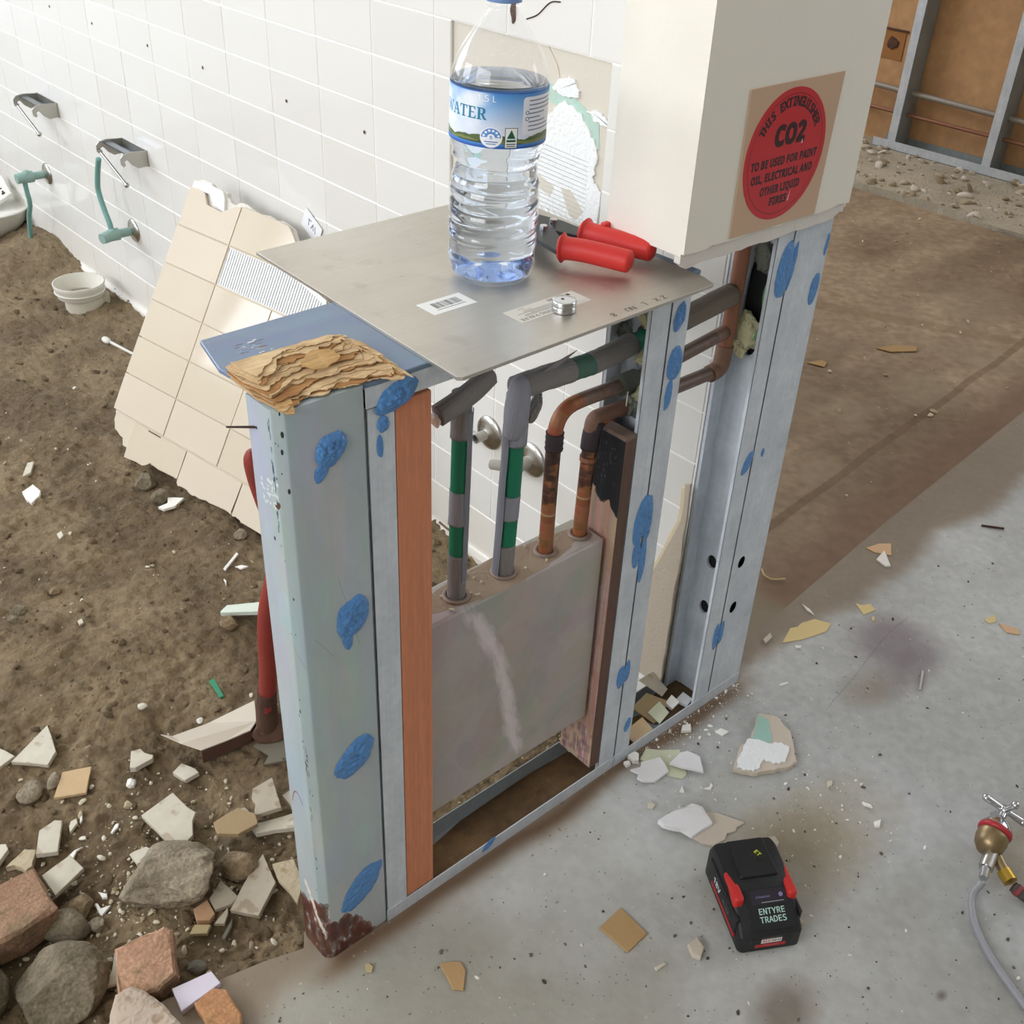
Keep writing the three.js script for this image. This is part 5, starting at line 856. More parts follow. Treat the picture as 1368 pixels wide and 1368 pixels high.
S('tile_chip','white chevron-shaped chip among the rubble',P.white,-0.172,-0.265,5,[[-3,-12],[0,-10],[0,0],[12,3],[-4,12],[-5,7]]);
S('tile_chip','tiny white chip above the chevron-shaped chip',P.white,-0.161,-0.279,5,[[-4,-9],[4,0],[2,5],[-3,3]]);
F('paint_flake','largest yellow paint flake lying on the concrete',P.paint,0.979,-0.006,1.5,[[-61,-4],[-19,-19],[-6,-13],[8,-15],[35,-7],[48,19],[22,26],[-26,13]]);
F('paint_flake','middle-sized yellow paint flake above the purple stain',P.paint,1.113,0.025,1.5,[[-4,-18],[0,-8],[16,0],[8,16],[-20,10]]);
F('paint_flake','tiny yellow paint flake below the middle-sized one',P.paint,1.097,0.052,1.5,[[3,-5],[7,-2],[-4,5],[-7,2]]);
F('paint_flake','small orange yellow flake near the right edge',P.paint,1.26,0.187,1.5,[[-9,-9],[19,-3],[2,8],[-13,3]]);
F('paint_flake','peach flake next to the small orange yellow flake',P.peach,1.262,0.221,2,[[-2,-20],[5,-9],[11,9],[-1,19],[-14,1]]);
F('paint_flake','peach scrap beside a white chip at the brown floor edge',P.peach,1.291,-0.059,2,[[-21,-19],[12,-11],[31,4],[-3,26],[-20,0]]);
F('plaster_chip','white pointed plaster chip beside the peach scrap',P.white,1.261,-0.032,4,[[29,-18],[-6,18],[-14,12],[-9,-11]]);
F('plaster_chip','thin white sliver above the largest yellow flake',P.white,1.026,-0.035,3,[[5,-17],[3,0],[-4,16],[-4,0]]);
F('plaster_chip','cream oval chip left of the largest yellow flake',P.shard,0.906,-0.032,4,[[-9,-3],[15,-6],[8,3],[-14,6]]);
F('plaster_chip','small white chip below the largest yellow flake',P.white,0.93,0.014,3,[[-1,-6],[6,2],[1,5],[-6,-1]]);
F('plaster_chip','narrow white splinter behind the green backed plaster slab',P.white,0.837,0.054,2,[[-6,-4],[9,1],[7,4],[-9,-1]]);
F('plaster_chip','white oblong chip between the battery and the tap valve',P.white,0.724,0.285,4,[[-1,-8],[4,3],[1,8],[-4,-2]]);
F('plaster_chip','white wedge chip below the white oblong chip',P.white,0.705,0.314,5,[[-1,-5],[10,-1],[-2,5],[-7,1]]);
F('plaster_chip','cream chip below the green backed plaster slab',P.shard,0.714,0.228,6,[[0,-5],[7,-2],[1,4],[-8,3]]);
F('paper_scrap','pale green paper scrap beneath two white plaster pieces',P.mintpaper,0.564,0.048,2,[[-5,-40],[7,-26],[32,-6],[18,15],[3,34],[-8,35],[-19,19],[-28,-31]]);
F('plaster_piece','white plaster piece over the left half of the green paper scrap',P.white2,0.524,0.043,5,[[-19,-17],[-4,-11],[4,-17],[33,-6],[30,5],[22,21],[-7,21],[-21,9],[-23,0],[-15,-5]],{up:.004});
F('plaster_piece','grey white plaster piece over the right half of the green paper scrap',P.white2,0.583,0.066,5,[[-24,-12],[4,-16],[15,-11],[21,8],[2,31],[-18,1]],{up:.004});
F('plaster_chip','white knobbly chip beside the metal track left of the green paper scrap',P.white,0.529,0.012,9,[[-6,-8],[7,-7],[9,0],[-1,9],[-8,5]]);
F('plaster_chip','small white lump below the knobbly chip at the metal track',P.white,0.513,0.013,7,[[-3,-5],[5,-2],[3,4],[-5,3]]);
F('plaster_chip','square white chip by the metal track',P.white,0.636,0.02,6,[[-1,-7],[11,-1],[1,9],[-12,0]]);
F('plaster_chip','white diamond chip right of the square white chip',P.white,0.674,0.059,3,[[-8,-7],[5,-6],[9,7],[-6,6]]);
F('plaster_chip','white triangular chip below the green paper scrap',P.white,0.539,0.097,4,[[6,-5],[-1,5],[-6,0]]);
F('plaster_chip','white crescent chip right of the white triangular chip',P.white,0.575,0.118,3,[[-10,-3],[0,0],[7,-4],[5,2],[-3,5]]);
F('plaster_chip','cream chip left of the folded white plaster piece',P.shard,0.483,0.088,5,[[-1,-6],[5,-5],[5,4],[-3,6],[-7,1]]);
F('plaster_piece','flat beige plaster piece touching the battery',P.beige,0.524,0.179,4,[[7,-37],[22,-20],[38,14],[23,12],[15,15],[4,10],[-7,15],[-26,11],[-35,0],[-39,-20]]);
F('plaster_piece','folded white and cream plaster piece overlapping the flat beige piece',P.white2,0.498,0.14,7,[[-32,-23],[-16,-23],[6,-20],[26,-13],[34,-1],[28,10],[21,29],[1,25],[-16,24],[-21,6],[-33,-14]],{up:.004,fold:1});
F('plaster_chip','cream diamond stone chip right of the battery top',P.shard,0.564,0.24,8,[[-1,-10],[8,-4],[4,6],[-4,9],[-8,-1]]);
F('board_offcut','tan square of board on the concrete in front of the frame',P.brown2,0.308,0.202,3,[[21,-25],[19,23],[-19,25],[-21,-22]]);
F('board_offcut','tan triangular board scrap left of the tan square',P.brown2,0.109,0.112,3,[[-7,-22],[4,-16],[14,-7],[11,6],[-7,24],[-16,15]]);
F('wood_chip','short cream splinter below the tan square of board',P.shard,0.306,0.266,3,[[-7,-4],[8,-1],[8,3],[-8,1]]);
F('plaster_chip','tan stone chip left of the battery foot',P.beige,0.356,0.28,9,[[-4,-11],[12,-10],[8,6],[-6,12],[-10,2]]);
F('plaster_chip','tan stone chip at the right foot of the battery',P.beige,0.484,0.338,9,[[0,-7],[7,-3],[6,7],[-6,4],[-8,-1]]);
F('wood_chip','yellowish sawdust chip beside the rusty foot of the post',P.yellow,0.033,0.04,3,[[-1,-7],[4,-5],[5,2],[-1,7],[-6,3]]);
F('cardboard_scrap','pointed brown cardboard scrap on the brown floor near the studs',P.brown2,1.872,-0.61,2,[[-25,-22],[17,-7],[17,9],[-10,20]]);
F('cardboard_scrap','curled brown strip on the brown floor behind',P.brown2,2.112,-0.533,3,[[-47,-39],[9,-19],[50,23],[24,37],[-35,-2]]);
S('brick','large reddish brown brick half at the left edge',P2.brick,-0.262,-0.3,44,[[-42,-46],[41,-47],[41,-14],[39,30],[-9,42],[-71,35]],{bevel:.003,rough:1,tilt:.08});
S('brick','salmon pink brick half at the bottom left between grey stone and slab edge',P2.brickPink,-0.161,-0.131,46,[[-26,-38],[32,-27],[37,-18],[16,29],[-9,36],[-50,18]],{bevel:.003,rough:1,tilt:.3});
S('brick','broken brick crusted with pinkish white mortar at the bottom edge',P2.brickWhite,-0.206,-0.07,42,[[-18,-22],[-9,-33],[11,-32],[24,-3],[32,46],[-4,41],[-35,3]],{bevel:.004,rough:1,up:.012});
F('brick','orange brick fragment on the slab edge at the bottom',P2.brickOrange,-0.132,-0.015,17,[[-19,-29],[8,-32],[17,-21],[15,16],[2,46],[-23,20]],{bevel:.002,rough:1});
S('tile_chip','white sliver wedged against the left side of the salmon pink brick',P.shard,-0.199,-0.164,6,[[11,-22],[12,-11],[-2,19],[-20,14],[-2,-1]],{up:.01});
function stone(name, label, m, x, z, a, b, c, seed, o = {}) {
  const s = single(name, rockGeo(a, b, c, seed, o.cuts ?? 14, o.rough ?? 0.07, o.detail ?? 20), m, label, o.cat ?? 'stone');
  s.position.set(x, (o.y ?? dirtH(x, z)) + b * (o.sink ?? 0.62), z); s.rotation.set(o.rx ?? 0, o.ry ?? -0.72, o.rz ?? 0); return s;
}
stone('rock', 'biggest grey rock in the rubble beside the post', P2.stone, -0.09, -0.235, 0.07, 0.038, 0.048, 7, { cuts: 12, rough: 0.1, rz: 0.22, detail: 30 });
stone('rock', 'big flat-topped grey stone at the bottom left below the reddish brick', P2.stoneDark, -0.256, -0.182, 0.058, 0.036, 0.054, 18, { cuts: 10, rough: 0.06, rz: 0.15, detail: 30 });
stone('rock', 'grey stone cut off by the left edge under the reddish brick', P2.stoneDark, -0.335, -0.222, 0.03, 0.04, 0.05, 25, { cuts: 10 });
stone('stone', 'rounded brownish stone right of the biggest grey rock', P2.stoneTan, -0.008, -0.2, 0.026, 0.02, 0.02, 31, { cuts: 10 });
stone('stone', 'flat round grey stone left of the tan square offcut', P2.stone, -0.171, -0.49, 0.018, 0.01, 0.02, 33, { cuts: 8 });
stone('stone', 'narrow grey stone touching the tan square offcut', P2.stone, -0.137, -0.486, 0.009, 0.011, 0.017, 34, { cuts: 8 });
stone('stone', 'dirt-caked lump behind the big flat-topped stone', P2.stoneTan, -0.195, -0.285, 0.022, 0.016, 0.018, 35, {});
stone('stone', 'grey lump squeezed between the reddish brick and the flat-topped stone', P2.stoneDark, -0.217, -0.262, 0.03, 0.022, 0.024, 49, {});
stone('stone', 'pale faceted pebble below the white chevron-shaped chip', P2.stone, -0.186, -0.245, 0.0105, 0.01, 0.01, 36, { cuts: 8 });
stone('stone', 'white knobbly pebble touching the notched tile piece', P.white, -0.053, -0.424, 0.008, 0.007, 0.008, 37, {});
stone('stone', 'pale lumpy pebble above the large square tile', P.plaster, -0.074, -0.39, 0.007, 0.006, 0.007, 38, {});
stone('stone', 'grey green pebble by the slab edge below the orange chip', P.grey, -0.118, -0.112, 0.012, 0.008, 0.009, 39, { cuts: 8 });
stone('stone', 'round brown stone half sunk in the open dirt', P2.stoneTan, 0.033, -0.9, 0.0095, 0.008, 0.0095, 40, { cuts: 8 });
stone('stone', 'dark flat stone in the dirt near the left edge', P2.stoneDark, -0.054, -0.856, 0.011, 0.007, 0.008, 41, { cuts: 8 });
stone('stone', 'dark stone just behind the flat one near the left edge', P2.stoneDark, -0.034, -0.878, 0.013, 0.009, 0.009, 42, { cuts: 8 });
stone('stone', 'dark clod against the pale strip behind the post', P2.stoneTan, 0.213, -0.615, 0.015, 0.013, 0.013, 43, {});
stone('stone', 'small white pebble in front of the digging blade', P.white, 0.077, -0.464, 0.005, 0.005, 0.005, 44, { cuts: 6, detail: 8 });
stone('stone', 'small cream pebble left of the digging blade', P.shard, 0.019, -0.53, 0.008, 0.005, 0.006, 45, { cuts: 6, detail: 8 });
stone('stone', 'dark rounded stone beneath the ragged foot of the leaning panel', P2.stoneDark, 0.312, -1.13, 0.022, 0.018, 0.024, 46, {});
stone('stone', 'second dark stone under the foot of the leaning panel', P2.stoneDark, 0.31, -1.06, 0.02, 0.016, 0.02, 47, {});
stone('stone', 'little grey stone at the panel foot nearest the post', P2.stone, 0.365, -0.85, 0.014, 0.012, 0.012, 48, {});
{ // digging tool behind the post
  const o = thing('digging_tool', 'red-handled digging tool with a curved pale blade leaning behind the post', 'digging tool', [0.145, dirtH(0.13, -0.39), -0.378]);
  const y0 = o.position.y;
  part('handle', sweep([[0, 0.055, 0], [-0.005, 0.139 - y0, 0.029], [-0.021, 0.288 - y0, 0.078], [-0.022, 0.414 - y0, 0.128], [-0.05, 0.5 - y0, 0.173], [-0.083, 0.565 - y0, 0.226], [-0.11, 0.63 - y0, 0.266], [-0.127, 0.676 - y0, 0.296]], (t) => (0.0135 - 0.0035 * Math.min(1, t * 1.4)) * Math.sqrt(cl(1 - Math.max(0, (t - 0.965) / 0.036) ** 2, 0.02)), 80, 16), M.redPaint, o);
  part('socket', sweep([[0.002, 0.012, -0.006], [0.001, 0.06, 0], [-0.003, 0.11, 0.016]], (t) => 0.0175 - 0.0035 * t, 20, 16), M.rustDark, o);
  part('head', boxUV(rockGeo(0.034, 0.02, 0.028, 9, 10, 0.05, 14).translate(0.008, 0.014, -0.004)), M.rustDark, o);
  const bl = [[0.012, -0.456], [0.025, -0.446], [0.08, -0.444], [0.156, -0.436], [0.136, -0.395], [0.119, -0.384], [0.08, -0.388], [0.043, -0.391], [0.025, -0.416]].map(([x, z]) => [x - 0.145, z + 0.378]);
  const mk = (y, th, m, n) => { const g = prism(bl, 0, th, 0.0008), p = g.attributes.position; for (let i = 0; i < p.count; i++) { const x = p.getX(i) + 0.145, z = p.getZ(i); p.setY(i, p.getY(i) + y + 0.016 * ss(0.07, 0.0, x) ** 1.5 - 0.01 * ss(-0.03, -0.075, z) * ss(0.15, 0.05, x)); } g.computeVertexNormals(); return part(n, g, m, o); };
  mk(0.024, 0.002, M.bladePale, 'blade'); 
  { const g = prism([[0.043, -0.391], [0.119, -0.384], [0.136, -0.395], [0.14, -0.402], [0.118, -0.392], [0.045, -0.398]].map(([x, z]) => [x - 0.145, z + 0.378]), 0.001, 0.0245, 0.001); part('blade_back', g, M.rustDark, o); }
}
{ // drain collar, ceramic, rod
  const o = thing('drain_collar', 'off-white plastic drain collar sitting in the dirt below the valves', 'drain collar', [0.572, dirtH(0.572, -2.03) - 0.006, -2.03]);
  part('collar', boxUV(lathe([[0.052, 0.03], [0.058, 0.034], [0.064, 0.06], [0.0655, 0.07], [0.0615, 0.07], [0.056, 0.042], [0.05, 0.038], [0.05, 0.028]], 48)), M.pvc, o);
  part('pipe_stub', boxUV(lathe([[0.05, -0.01], [0.05, 0.032], [0.046, 0.03], [0.0001, 0.026]], 40).translate(0.006, 0, 0.004)), mat(0xc9c2b2, 0.6), o);
  part('rib', boxUV(new THREE.TorusGeometry(0.0625, 0.0022, 8, 44).rotateX(Math.PI / 2).translate(0, 0.048, 0)), M.pvc, o);
  part('side_lug', box(0.036, 0.0, 0.016, 0.062, 0.04, 0.04, 0.006), mat(0xb8b09c, 0.7), o);
  const c = thing('ceramic_fragment', 'broken white ceramic bowl fragment at the left edge by the wall', 'ceramic fragment', [0.588, dirtH(0.588, -2.72) - 0.02, -2.72]);
  part('bowl', boxUV(lathe([[0.03, 0.0], [0.07, 0.012], [0.1, 0.05], [0.112, 0.085], [0.118, 0.088], [0.118, 0.094], [0.105, 0.093], [0.0001, 0.088]], 44)), M.ceramic, c);
  const hl = []; const r = rng(4); for (let i = 0; i < 16; i++) hl.push(new THREE.CylinderGeometry(0.003 + 0.004 * r(), 0.003, 0.001, 10).translate(-0.05 + 0.1 * r(), 0.028, -0.04 + 0.08 * r()));
  const pl = part('broken_plate', boxUV(extrude([[-0.075, -0.05], [0.06, -0.06], [0.078, 0.05], [0.02, 0.055], [-0.07, 0.05]], 0.012, 0.002).rotateX(-Math.PI / 2)), M.ceramic, c); pl.position.set(0.01, 0.11, 0.0); pl.rotation.set(0.15, 0, 0.5);
  part('grimy_holes', merge(hl.map((g) => g.translate(0, -0.0155, 0))), M.rustDark, pl);
  const y = dirtH(0.533, -1.794) + 0.006;
  const k = thing('knobbed_rod', 'thin off-white rod with a rounded knob lying on the dirt', 'rod', [0.533, y, -1.794]);
  part('shaft', rod([0, 0, 0], [0.03, -0.004, 0.16], 0.004, 0.0032, 10), M.pvc, k);
  part('knob', boxUV(new THREE.SphereGeometry(0.0095, 16, 12).scale(1, 0.8, 1.9).translate(-0.002, 0.001, -0.004)), M.pvc, k);
}
{ // scraps standing and lying in the bay beside the double stud
  const o = thing('plasterboard_strip', 'ragged strip of plasterboard left standing beside the tall double stud', 'plasterboard', [0.661, 0.02, -0.08]);
  const r = rng(6), pts = [[-0.022, 0], [0.02, 0.0]]; for (let i = 0; i <= 12; i++) pts.push([0.024 + 0.003 * (r() - 0.5), 0.02 + 0.36 * i / 12]); for (let i = 12; i >= 0; i--) pts.push([0.018 - 0.052 * ss(12, 3, i) + 0.012 * (r() - 0.5), 0.02 + 0.355 * i / 12]);
  const g = extrude(pts, 0.004, 0.0006); g.rotateY(-Math.PI / 2); part('face_paper', boxUV(g), mat(0xc6b8a4, 0.95, { bumpMap: T.bumpFine, bumpScale: 0.0006 }), o);
  const g2 = extrude(pts.map(([z, y], i) => [z - 0.01 + 0.004 * (r() - 0.5), y * 0.97]), 0.008, 0.0006); g2.rotateY(-Math.PI / 2); g2.translate(0.0085, 0, 0); part('gypsum', boxUV(g2), mat(0xe3d3b0, 0.95, { bumpMap: T.bumpCoarse, bumpScale: 0.002 }), o);
  const sc = (name, label, m, pts2, y, tx, tz, th = 0.002) => { const cx = pts2.reduce((s, p) => s + p[0], 0) / pts2.length, cz = pts2.reduce((s, p) => s + p[1], 0) / pts2.length; const s = single(name, prism(pts2.map(([a, b]) => [a - cx, b - cz]), 0, th, 0.0003), m, label, name.replace('_', ' ')); s.position.set(cx, y, cz); s.rotation.set(tx, 0, tz); return s; };
  sc('paper_scrap', 'brown paper scrap with a mint green end behind the track', P.brown, [[0.585, -0.05], [0.62, -0.056], [0.64, -0.03], [0.622, -0.012], [0.6, -0.012]], 0.02, 0.5, 0.2);
  sc('paper_scrap', 'mint green paper patch showing just behind the track', P.mintpaper, [[0.6, -0.03], [0.628, -0.034], [0.63, -0.012], [0.605, -0.006]], 0.018, 0.5, 0.1);
  sc('paper_scrap', 'creased cream paper lying against the foot of the plasterboard strip', P.shard, [[0.618, -0.075], [0.655, -0.075], [0.66, -0.04], [0.64, -0.035]], 0.034, 0.5, -0.2);
  sc('plaster_piece', 'small white plaster block in the bay beside the double stud', P.white, [[0.64, -0.03], [0.658, -0.034], [0.66, -0.018], [0.643, -0.016]], 0.012, 0.3, 0.2, 0.008);
  sc('plaster_piece', 'pinkish white plaster piece touching the foot of the double stud', P.white2, [[0.66, -0.026], [0.682, -0.03], [0.685, -0.012], [0.668, -0.008]], 0.008, 0.2, 0.0, 0.006);
  sc('paper_scrap', 'tan paper scrap tucked behind the track by the stud pair', P.tan, [[0.545, -0.03], [0.59, -0.032], [0.59, -0.008], [0.55, -0.006]], 0.01, 0.3, 0.1);
}
{ // slab of plaster with torn mint backing
  const o = thing('plaster_slab', 'plaster slab with torn mint green backing and white adhesive on the concrete', 'plaster slab', [0.7, 0.0003, 0.125]);
  const r = rng(88), jag = (pts, amp) => { const q = []; for (let i = 0; i < pts.length; i++) { const a = pts[i], b = pts[(i + 1) % pts.length]; for (let k = 0; k < 4; k++) { const t = k / 4; q.push([a[0] + (b[0] - a[0]) * t + (k ? (r() - 0.5) * amp : 0) - 0.7, a[1] + (b[1] - a[1]) * t + (k ? (r() - 0.5) * amp : 0) - 0.125]); } } return q; };
  part('board', prism(jag([[0.744, 0.073], [0.762, 0.096], [0.751, 0.13], [0.722, 0.159], [0.708, 0.174], [0.686, 0.17], [0.664, 0.158], [0.639, 0.145], [0.623, 0.121], [0.669, 0.098], [0.692, 0.099]], 0.003), 0, 0.009, 0.001), P.beige, o);
  part('mint_backing', prism(jag([[0.742, 0.076], [0.744, 0.092], [0.713, 0.123], [0.696, 0.127], [0.69, 0.103]], 0.003), 0.0088, 0.0098), mat(0xa5cbbd, 0.9, { bumpMap: T.bumpFine, bumpScale: 0.0005 }), o);
  part('adhesive', prism(jag([[0.684, 0.098], [0.698, 0.109], [0.703, 0.125], [0.718, 0.134], [0.722, 0.148], [0.692, 0.163], [0.676, 0.154], [0.672, 0.14], [0.647, 0.146], [0.638, 0.14], [0.627, 0.124], [0.654, 0.11]], 0.004), 0.0088, 0.0115, 0.0006), M.thinset, o);
}
{ // power tool battery
  const o = thing('tool_battery', 'black and red power tool battery pack standing on the concrete', 'battery', [0.459, 0.0005, 0.283], -0.535); o.scale.setScalar(1.06);
  const prof = [[-0.06, 0.004], [-0.056, 0], [0.056, 0], [0.06, 0.004], [0.06, 0.03], [0.054, 0.036], [0.02, 0.0565], [0.008, 0.0625], [-0.04, 0.0655], [-0.052, 0.061], [-0.06, 0.045]];
  const g = extrude(prof.map(([z, y]) => [-z, y]), 0.078, 0.007, [], 3); g.rotateY(Math.PI / 2); g.translate(-0.039, 0, 0);
  M.batt = mat(0x1b1d1f, 0.5, { bumpMap: T.bumpFine, bumpScale: 0.0001 });
  part('battery_case', boxUV(toCreasedNormals(g, 0.5)), M.batt, o);
  part('rail_block', box(-0.024, 0.058, -0.05, 0.024, 0.0672, 0.004, 0.003), M.batt, o);
  for (const s of [-1, 1]) { part('release_button', box(s * 0.033 - 0.006, 0.044, -0.012, s * 0.033 + 0.006, 0.0625, 0.03, 0.004), mat(0xd2322f, 0.45), o); part('side_grip', box(s * 0.039 - 0.0022, 0.016, -0.045, s * 0.039 + 0.0022, 0.046, 0.045, 0.002), M.batt, o); }
  for (const s of [-1, 1]) { part('red_stripe', box(s * 0.0405 - 0.0012, 0.017, -0.03, s * 0.0405 + 0.0012, 0.022, 0.046, 0.0004), mat(0xb32629, 0.5), o); }
  const face = (n, w, h, draw, m) => { const t = canvasTex(512, Math.round(512 * h / w), draw); const q = new THREE.BoxGeometry(w, h, 0.0003); return part(n, q, mat(0xffffff, 0.5, { map: t }), o); };
  const slope = Math.atan2(0.0565 - 0.036, 0.034);
  let f = face('top_label', 0.056, 0.046, (c, W, H) => {
    c.fillStyle = '#17191c'; c.fillRect(0, 0, W, H); c.fillStyle = '#2a2430'; c.fillRect(60, 10, W - 110, 150); c.fillStyle = '#8f86b8'; c.font = 'italic 34px sans-serif'; c.fillText('milwaukee', 110, 96); c.beginPath(); c.arc(400, 80, 24, 0, 7); c.fill(); c.fillStyle = '#c9c8cc'; c.fillRect(170, 140, 250, 5);
    c.strokeStyle = c.fillStyle = '#bfe3d6'; c.font = 'bold 84px monospace'; c.fillText('ENTYRE', 110, 262); c.fillText('TRADES', 110, 346);
  });
  f.position.set(0.004, 0.0475, 0.0365); f.rotation.set(-Math.PI / 2 + slope, 0, 0);
  f = face('end_label', 0.05, 0.02, (c, W, H) => { c.fillStyle = '#17191c'; c.fillRect(0, 0, W, H); c.fillStyle = '#e9e7e4'; c.fillRect(130, 18, 260, 76); c.fillStyle = '#c23a3a'; c.font = 'bold 56px sans-serif'; c.fillText('RED', 146, 76); c.fillStyle = '#222'; c.fillText('HD12', 262, 76, 118); c.fillStyle = '#b8262a'; c.fillRect(60, 108, 390, 60); c.fillStyle = '#dd8a8a'; c.font = '30px sans-serif'; c.fillText('LITHIUM-ION', 170, 150); });
  f.position.set(0, 0.0165, 0.0602); 
  f = face('handwritten_mark', 0.014, 0.014, (c, W, H) => { c.fillStyle = '#1b1d1f'; c.fillRect(0, 0, W, H); c.fillStyle = '#d8df3a'; c.font = 'bold 300px sans-serif'; c.fillText('ET', 60, 360); });
  f.position.set(0.009, 0.0674, -0.026); f.rotation.set(-Math.PI / 2, 0, -1.1);
  f = face('side_label', 0.06, 0.018, (c, W, H) => { c.fillStyle = '#17191c'; c.fillRect(0, 0, W, H); c.fillStyle = '#dfe0e4'; c.font = 'bold 110px sans-serif'; c.fillText('18V', 16, 120); c.font = '50px sans-serif'; c.fillStyle = '#9a9aa4'; c.fillText('XC 12.0', 280, 110); });
  f.position.set(-0.0414, 0.032, 0.002); f.rotation.set(0, -Math.PI / 2, 0);
}
{ // loose tap valve with hoses at the right
  const o = thing('tap_valve', 'brass tap valve with a chrome cross handle lying on the concrete', 'tap valve', [0.77, 0.036, 0.44]); o.scale.setScalar(0.9);
  const ax = new THREE.Vector3(0.9, 0.32, -0.2).normalize(), pt = (t) => ax.clone().multiplyScalar(t).toArray();
  part('valve_body', along(boxUV(lathe([[0.001, -0.022], [0.014, -0.02], [0.021, -0.01], [0.0235, 0.002], [0.0225, 0.012], [0.02, 0.016], [0.001, 0.017]], 40)), [0, 0, 0], pt(1)), M.brass, o);
  part('red_ring', along(boxUV(lathe([[0.02, 0.013], [0.0245, 0.0135], [0.0252, 0.0175], [0.0245, 0.021], [0.02, 0.0215]], 40)), [0, 0, 0], pt(1)), mat(0xb43038, 0.4), o);
  part('bonnet', along(boxUV(lathe([[0.023, 0.0205], [0.0215, 0.027], [0.015, 0.036], [0.0085, 0.041], [0.0062, 0.044], [0.006, 0.056], [0.001, 0.057]], 36)), [0, 0, 0], pt(1)), M.chrome, o);
  const hub = new THREE.Vector3(...pt(0.057)); const u = new THREE.Vector3(0, 1, 0).cross(ax).normalize(), v = ax.clone().cross(u).normalize();
  const cr = part('cross_handle', boxUV(new THREE.SphereGeometry(0.0085, 18, 12).translate(hub.x, hub.y, hub.z)), M.chrome, o);
  for (let i = 0; i < 4; i++) { const a = i * Math.PI / 2 + 0.35, d = u.clone().multiplyScalar(Math.cos(a)).addScaledVector(v, Math.sin(a)), e = hub.clone().addScaledVector(d, 0.031); part('spoke', merge([rod(hub.toArray(), e.toArray(), 0.0042, 0.0056, 14), new THREE.SphereGeometry(0.0062, 14, 10).translate(e.x, e.y, e.z)]), M.chrome, cr); }
  part('hex_nut', rod([-0.012, -0.006, 0.01], [-0.042, -0.011, 0.018], 0.011, 0.011, 6), M.chromeDull, o);
  part('ferrule', rod([-0.042, -0.011, 0.018], [-0.058, -0.014, 0.024], 0.0075, 0.0065, 14), M.chrome, o);
  part('side_outlet', rod([-0.006, -0.012, 0.014], [-0.022, -0.02, 0.044], 0.009, 0.008, 14), M.brass, o);
  part('brass_nut', rod([-0.018, -0.019, 0.036], [-0.026, -0.021, 0.052], 0.0115, 0.0115, 6), mat(0xc9a548, 0.35, { metalness: 0.8 }), o);
  T.braid = makeTex(64, 64, (a, b) => { const k = Math.sin((a * 4 + b * 4) * 6.283) * Math.sin((a * 4 - b * 4) * 6.283); return 176 + 50 * k; }, true, 1, 0.012); T.braid.repeat.set(3, 80);
  const h = thing('braided_hose', 'pale braided hose curving away from the tap valve', 'hose', [0.712, 0.022, 0.464]);
  part('hose', sweep([[0, 0, 0], [-0.02, -0.008, 0.0], [-0.045, -0.015, 0.016], [-0.075, -0.0155, 0.05], [-0.105, -0.0155, 0.108], [-0.13, -0.0155, 0.17], [-0.15, -0.0155, 0.25]], 0.0047, 90, 12), mat(0xe2e4ea, 0.45, { map: T.braid, metalness: 0.2 }), h);
  const k = thing('striped_hose', 'dark hose with red and green bands leaving the brass nut of the valve', 'hose', [0.744, 0.015, 0.492]);
  part('hose', sweep([[0, 0, 0], [0.003, -0.006, 0.02], [0.012, -0.0068, 0.05], [0.03, -0.0068, 0.1]], 0.0075, 40, 12), mat(0x4a4440, 0.6), k);
  part('red_band', sweep([[0.0003, -0.001, 0.004], [0.001, -0.003, 0.01]], 0.0084, 6, 14), mat(0x8a3a3e, 0.6), k);
  part('green_band', sweep([[0.0028, -0.0058, 0.021], [0.0045, -0.0062, 0.028]], 0.0084, 6, 14), mat(0x3f6a4c, 0.6), k);
}
single('screw_nail', rod([1.041, 0.003, 0.183], [0.997, 0.003, 0.204], 0.0022, 0.0018, 8), M.chromeDull, 'thin silvery nail lying on the concrete below the purple stain', 'nail');
single('sawdust_curl', sweep([[1.056, 0.003, -0.161], [1.044, 0.003, -0.145], [1.046, 0.003, -0.129], [1.066, 0.003, -0.115]], 0.0016, 24, 6), P.paint, 'thin yellow curl on the brown floor beside the tall double stud', 'curl');
single('twig', sweep([[1.519, 0.003, 0.025], [1.531, 0.003, 0.041], [1.545, 0.003, 0.059]], 0.0022, 16, 6), M.rustDark, 'dark twig lying alone on the far concrete', 'twig');
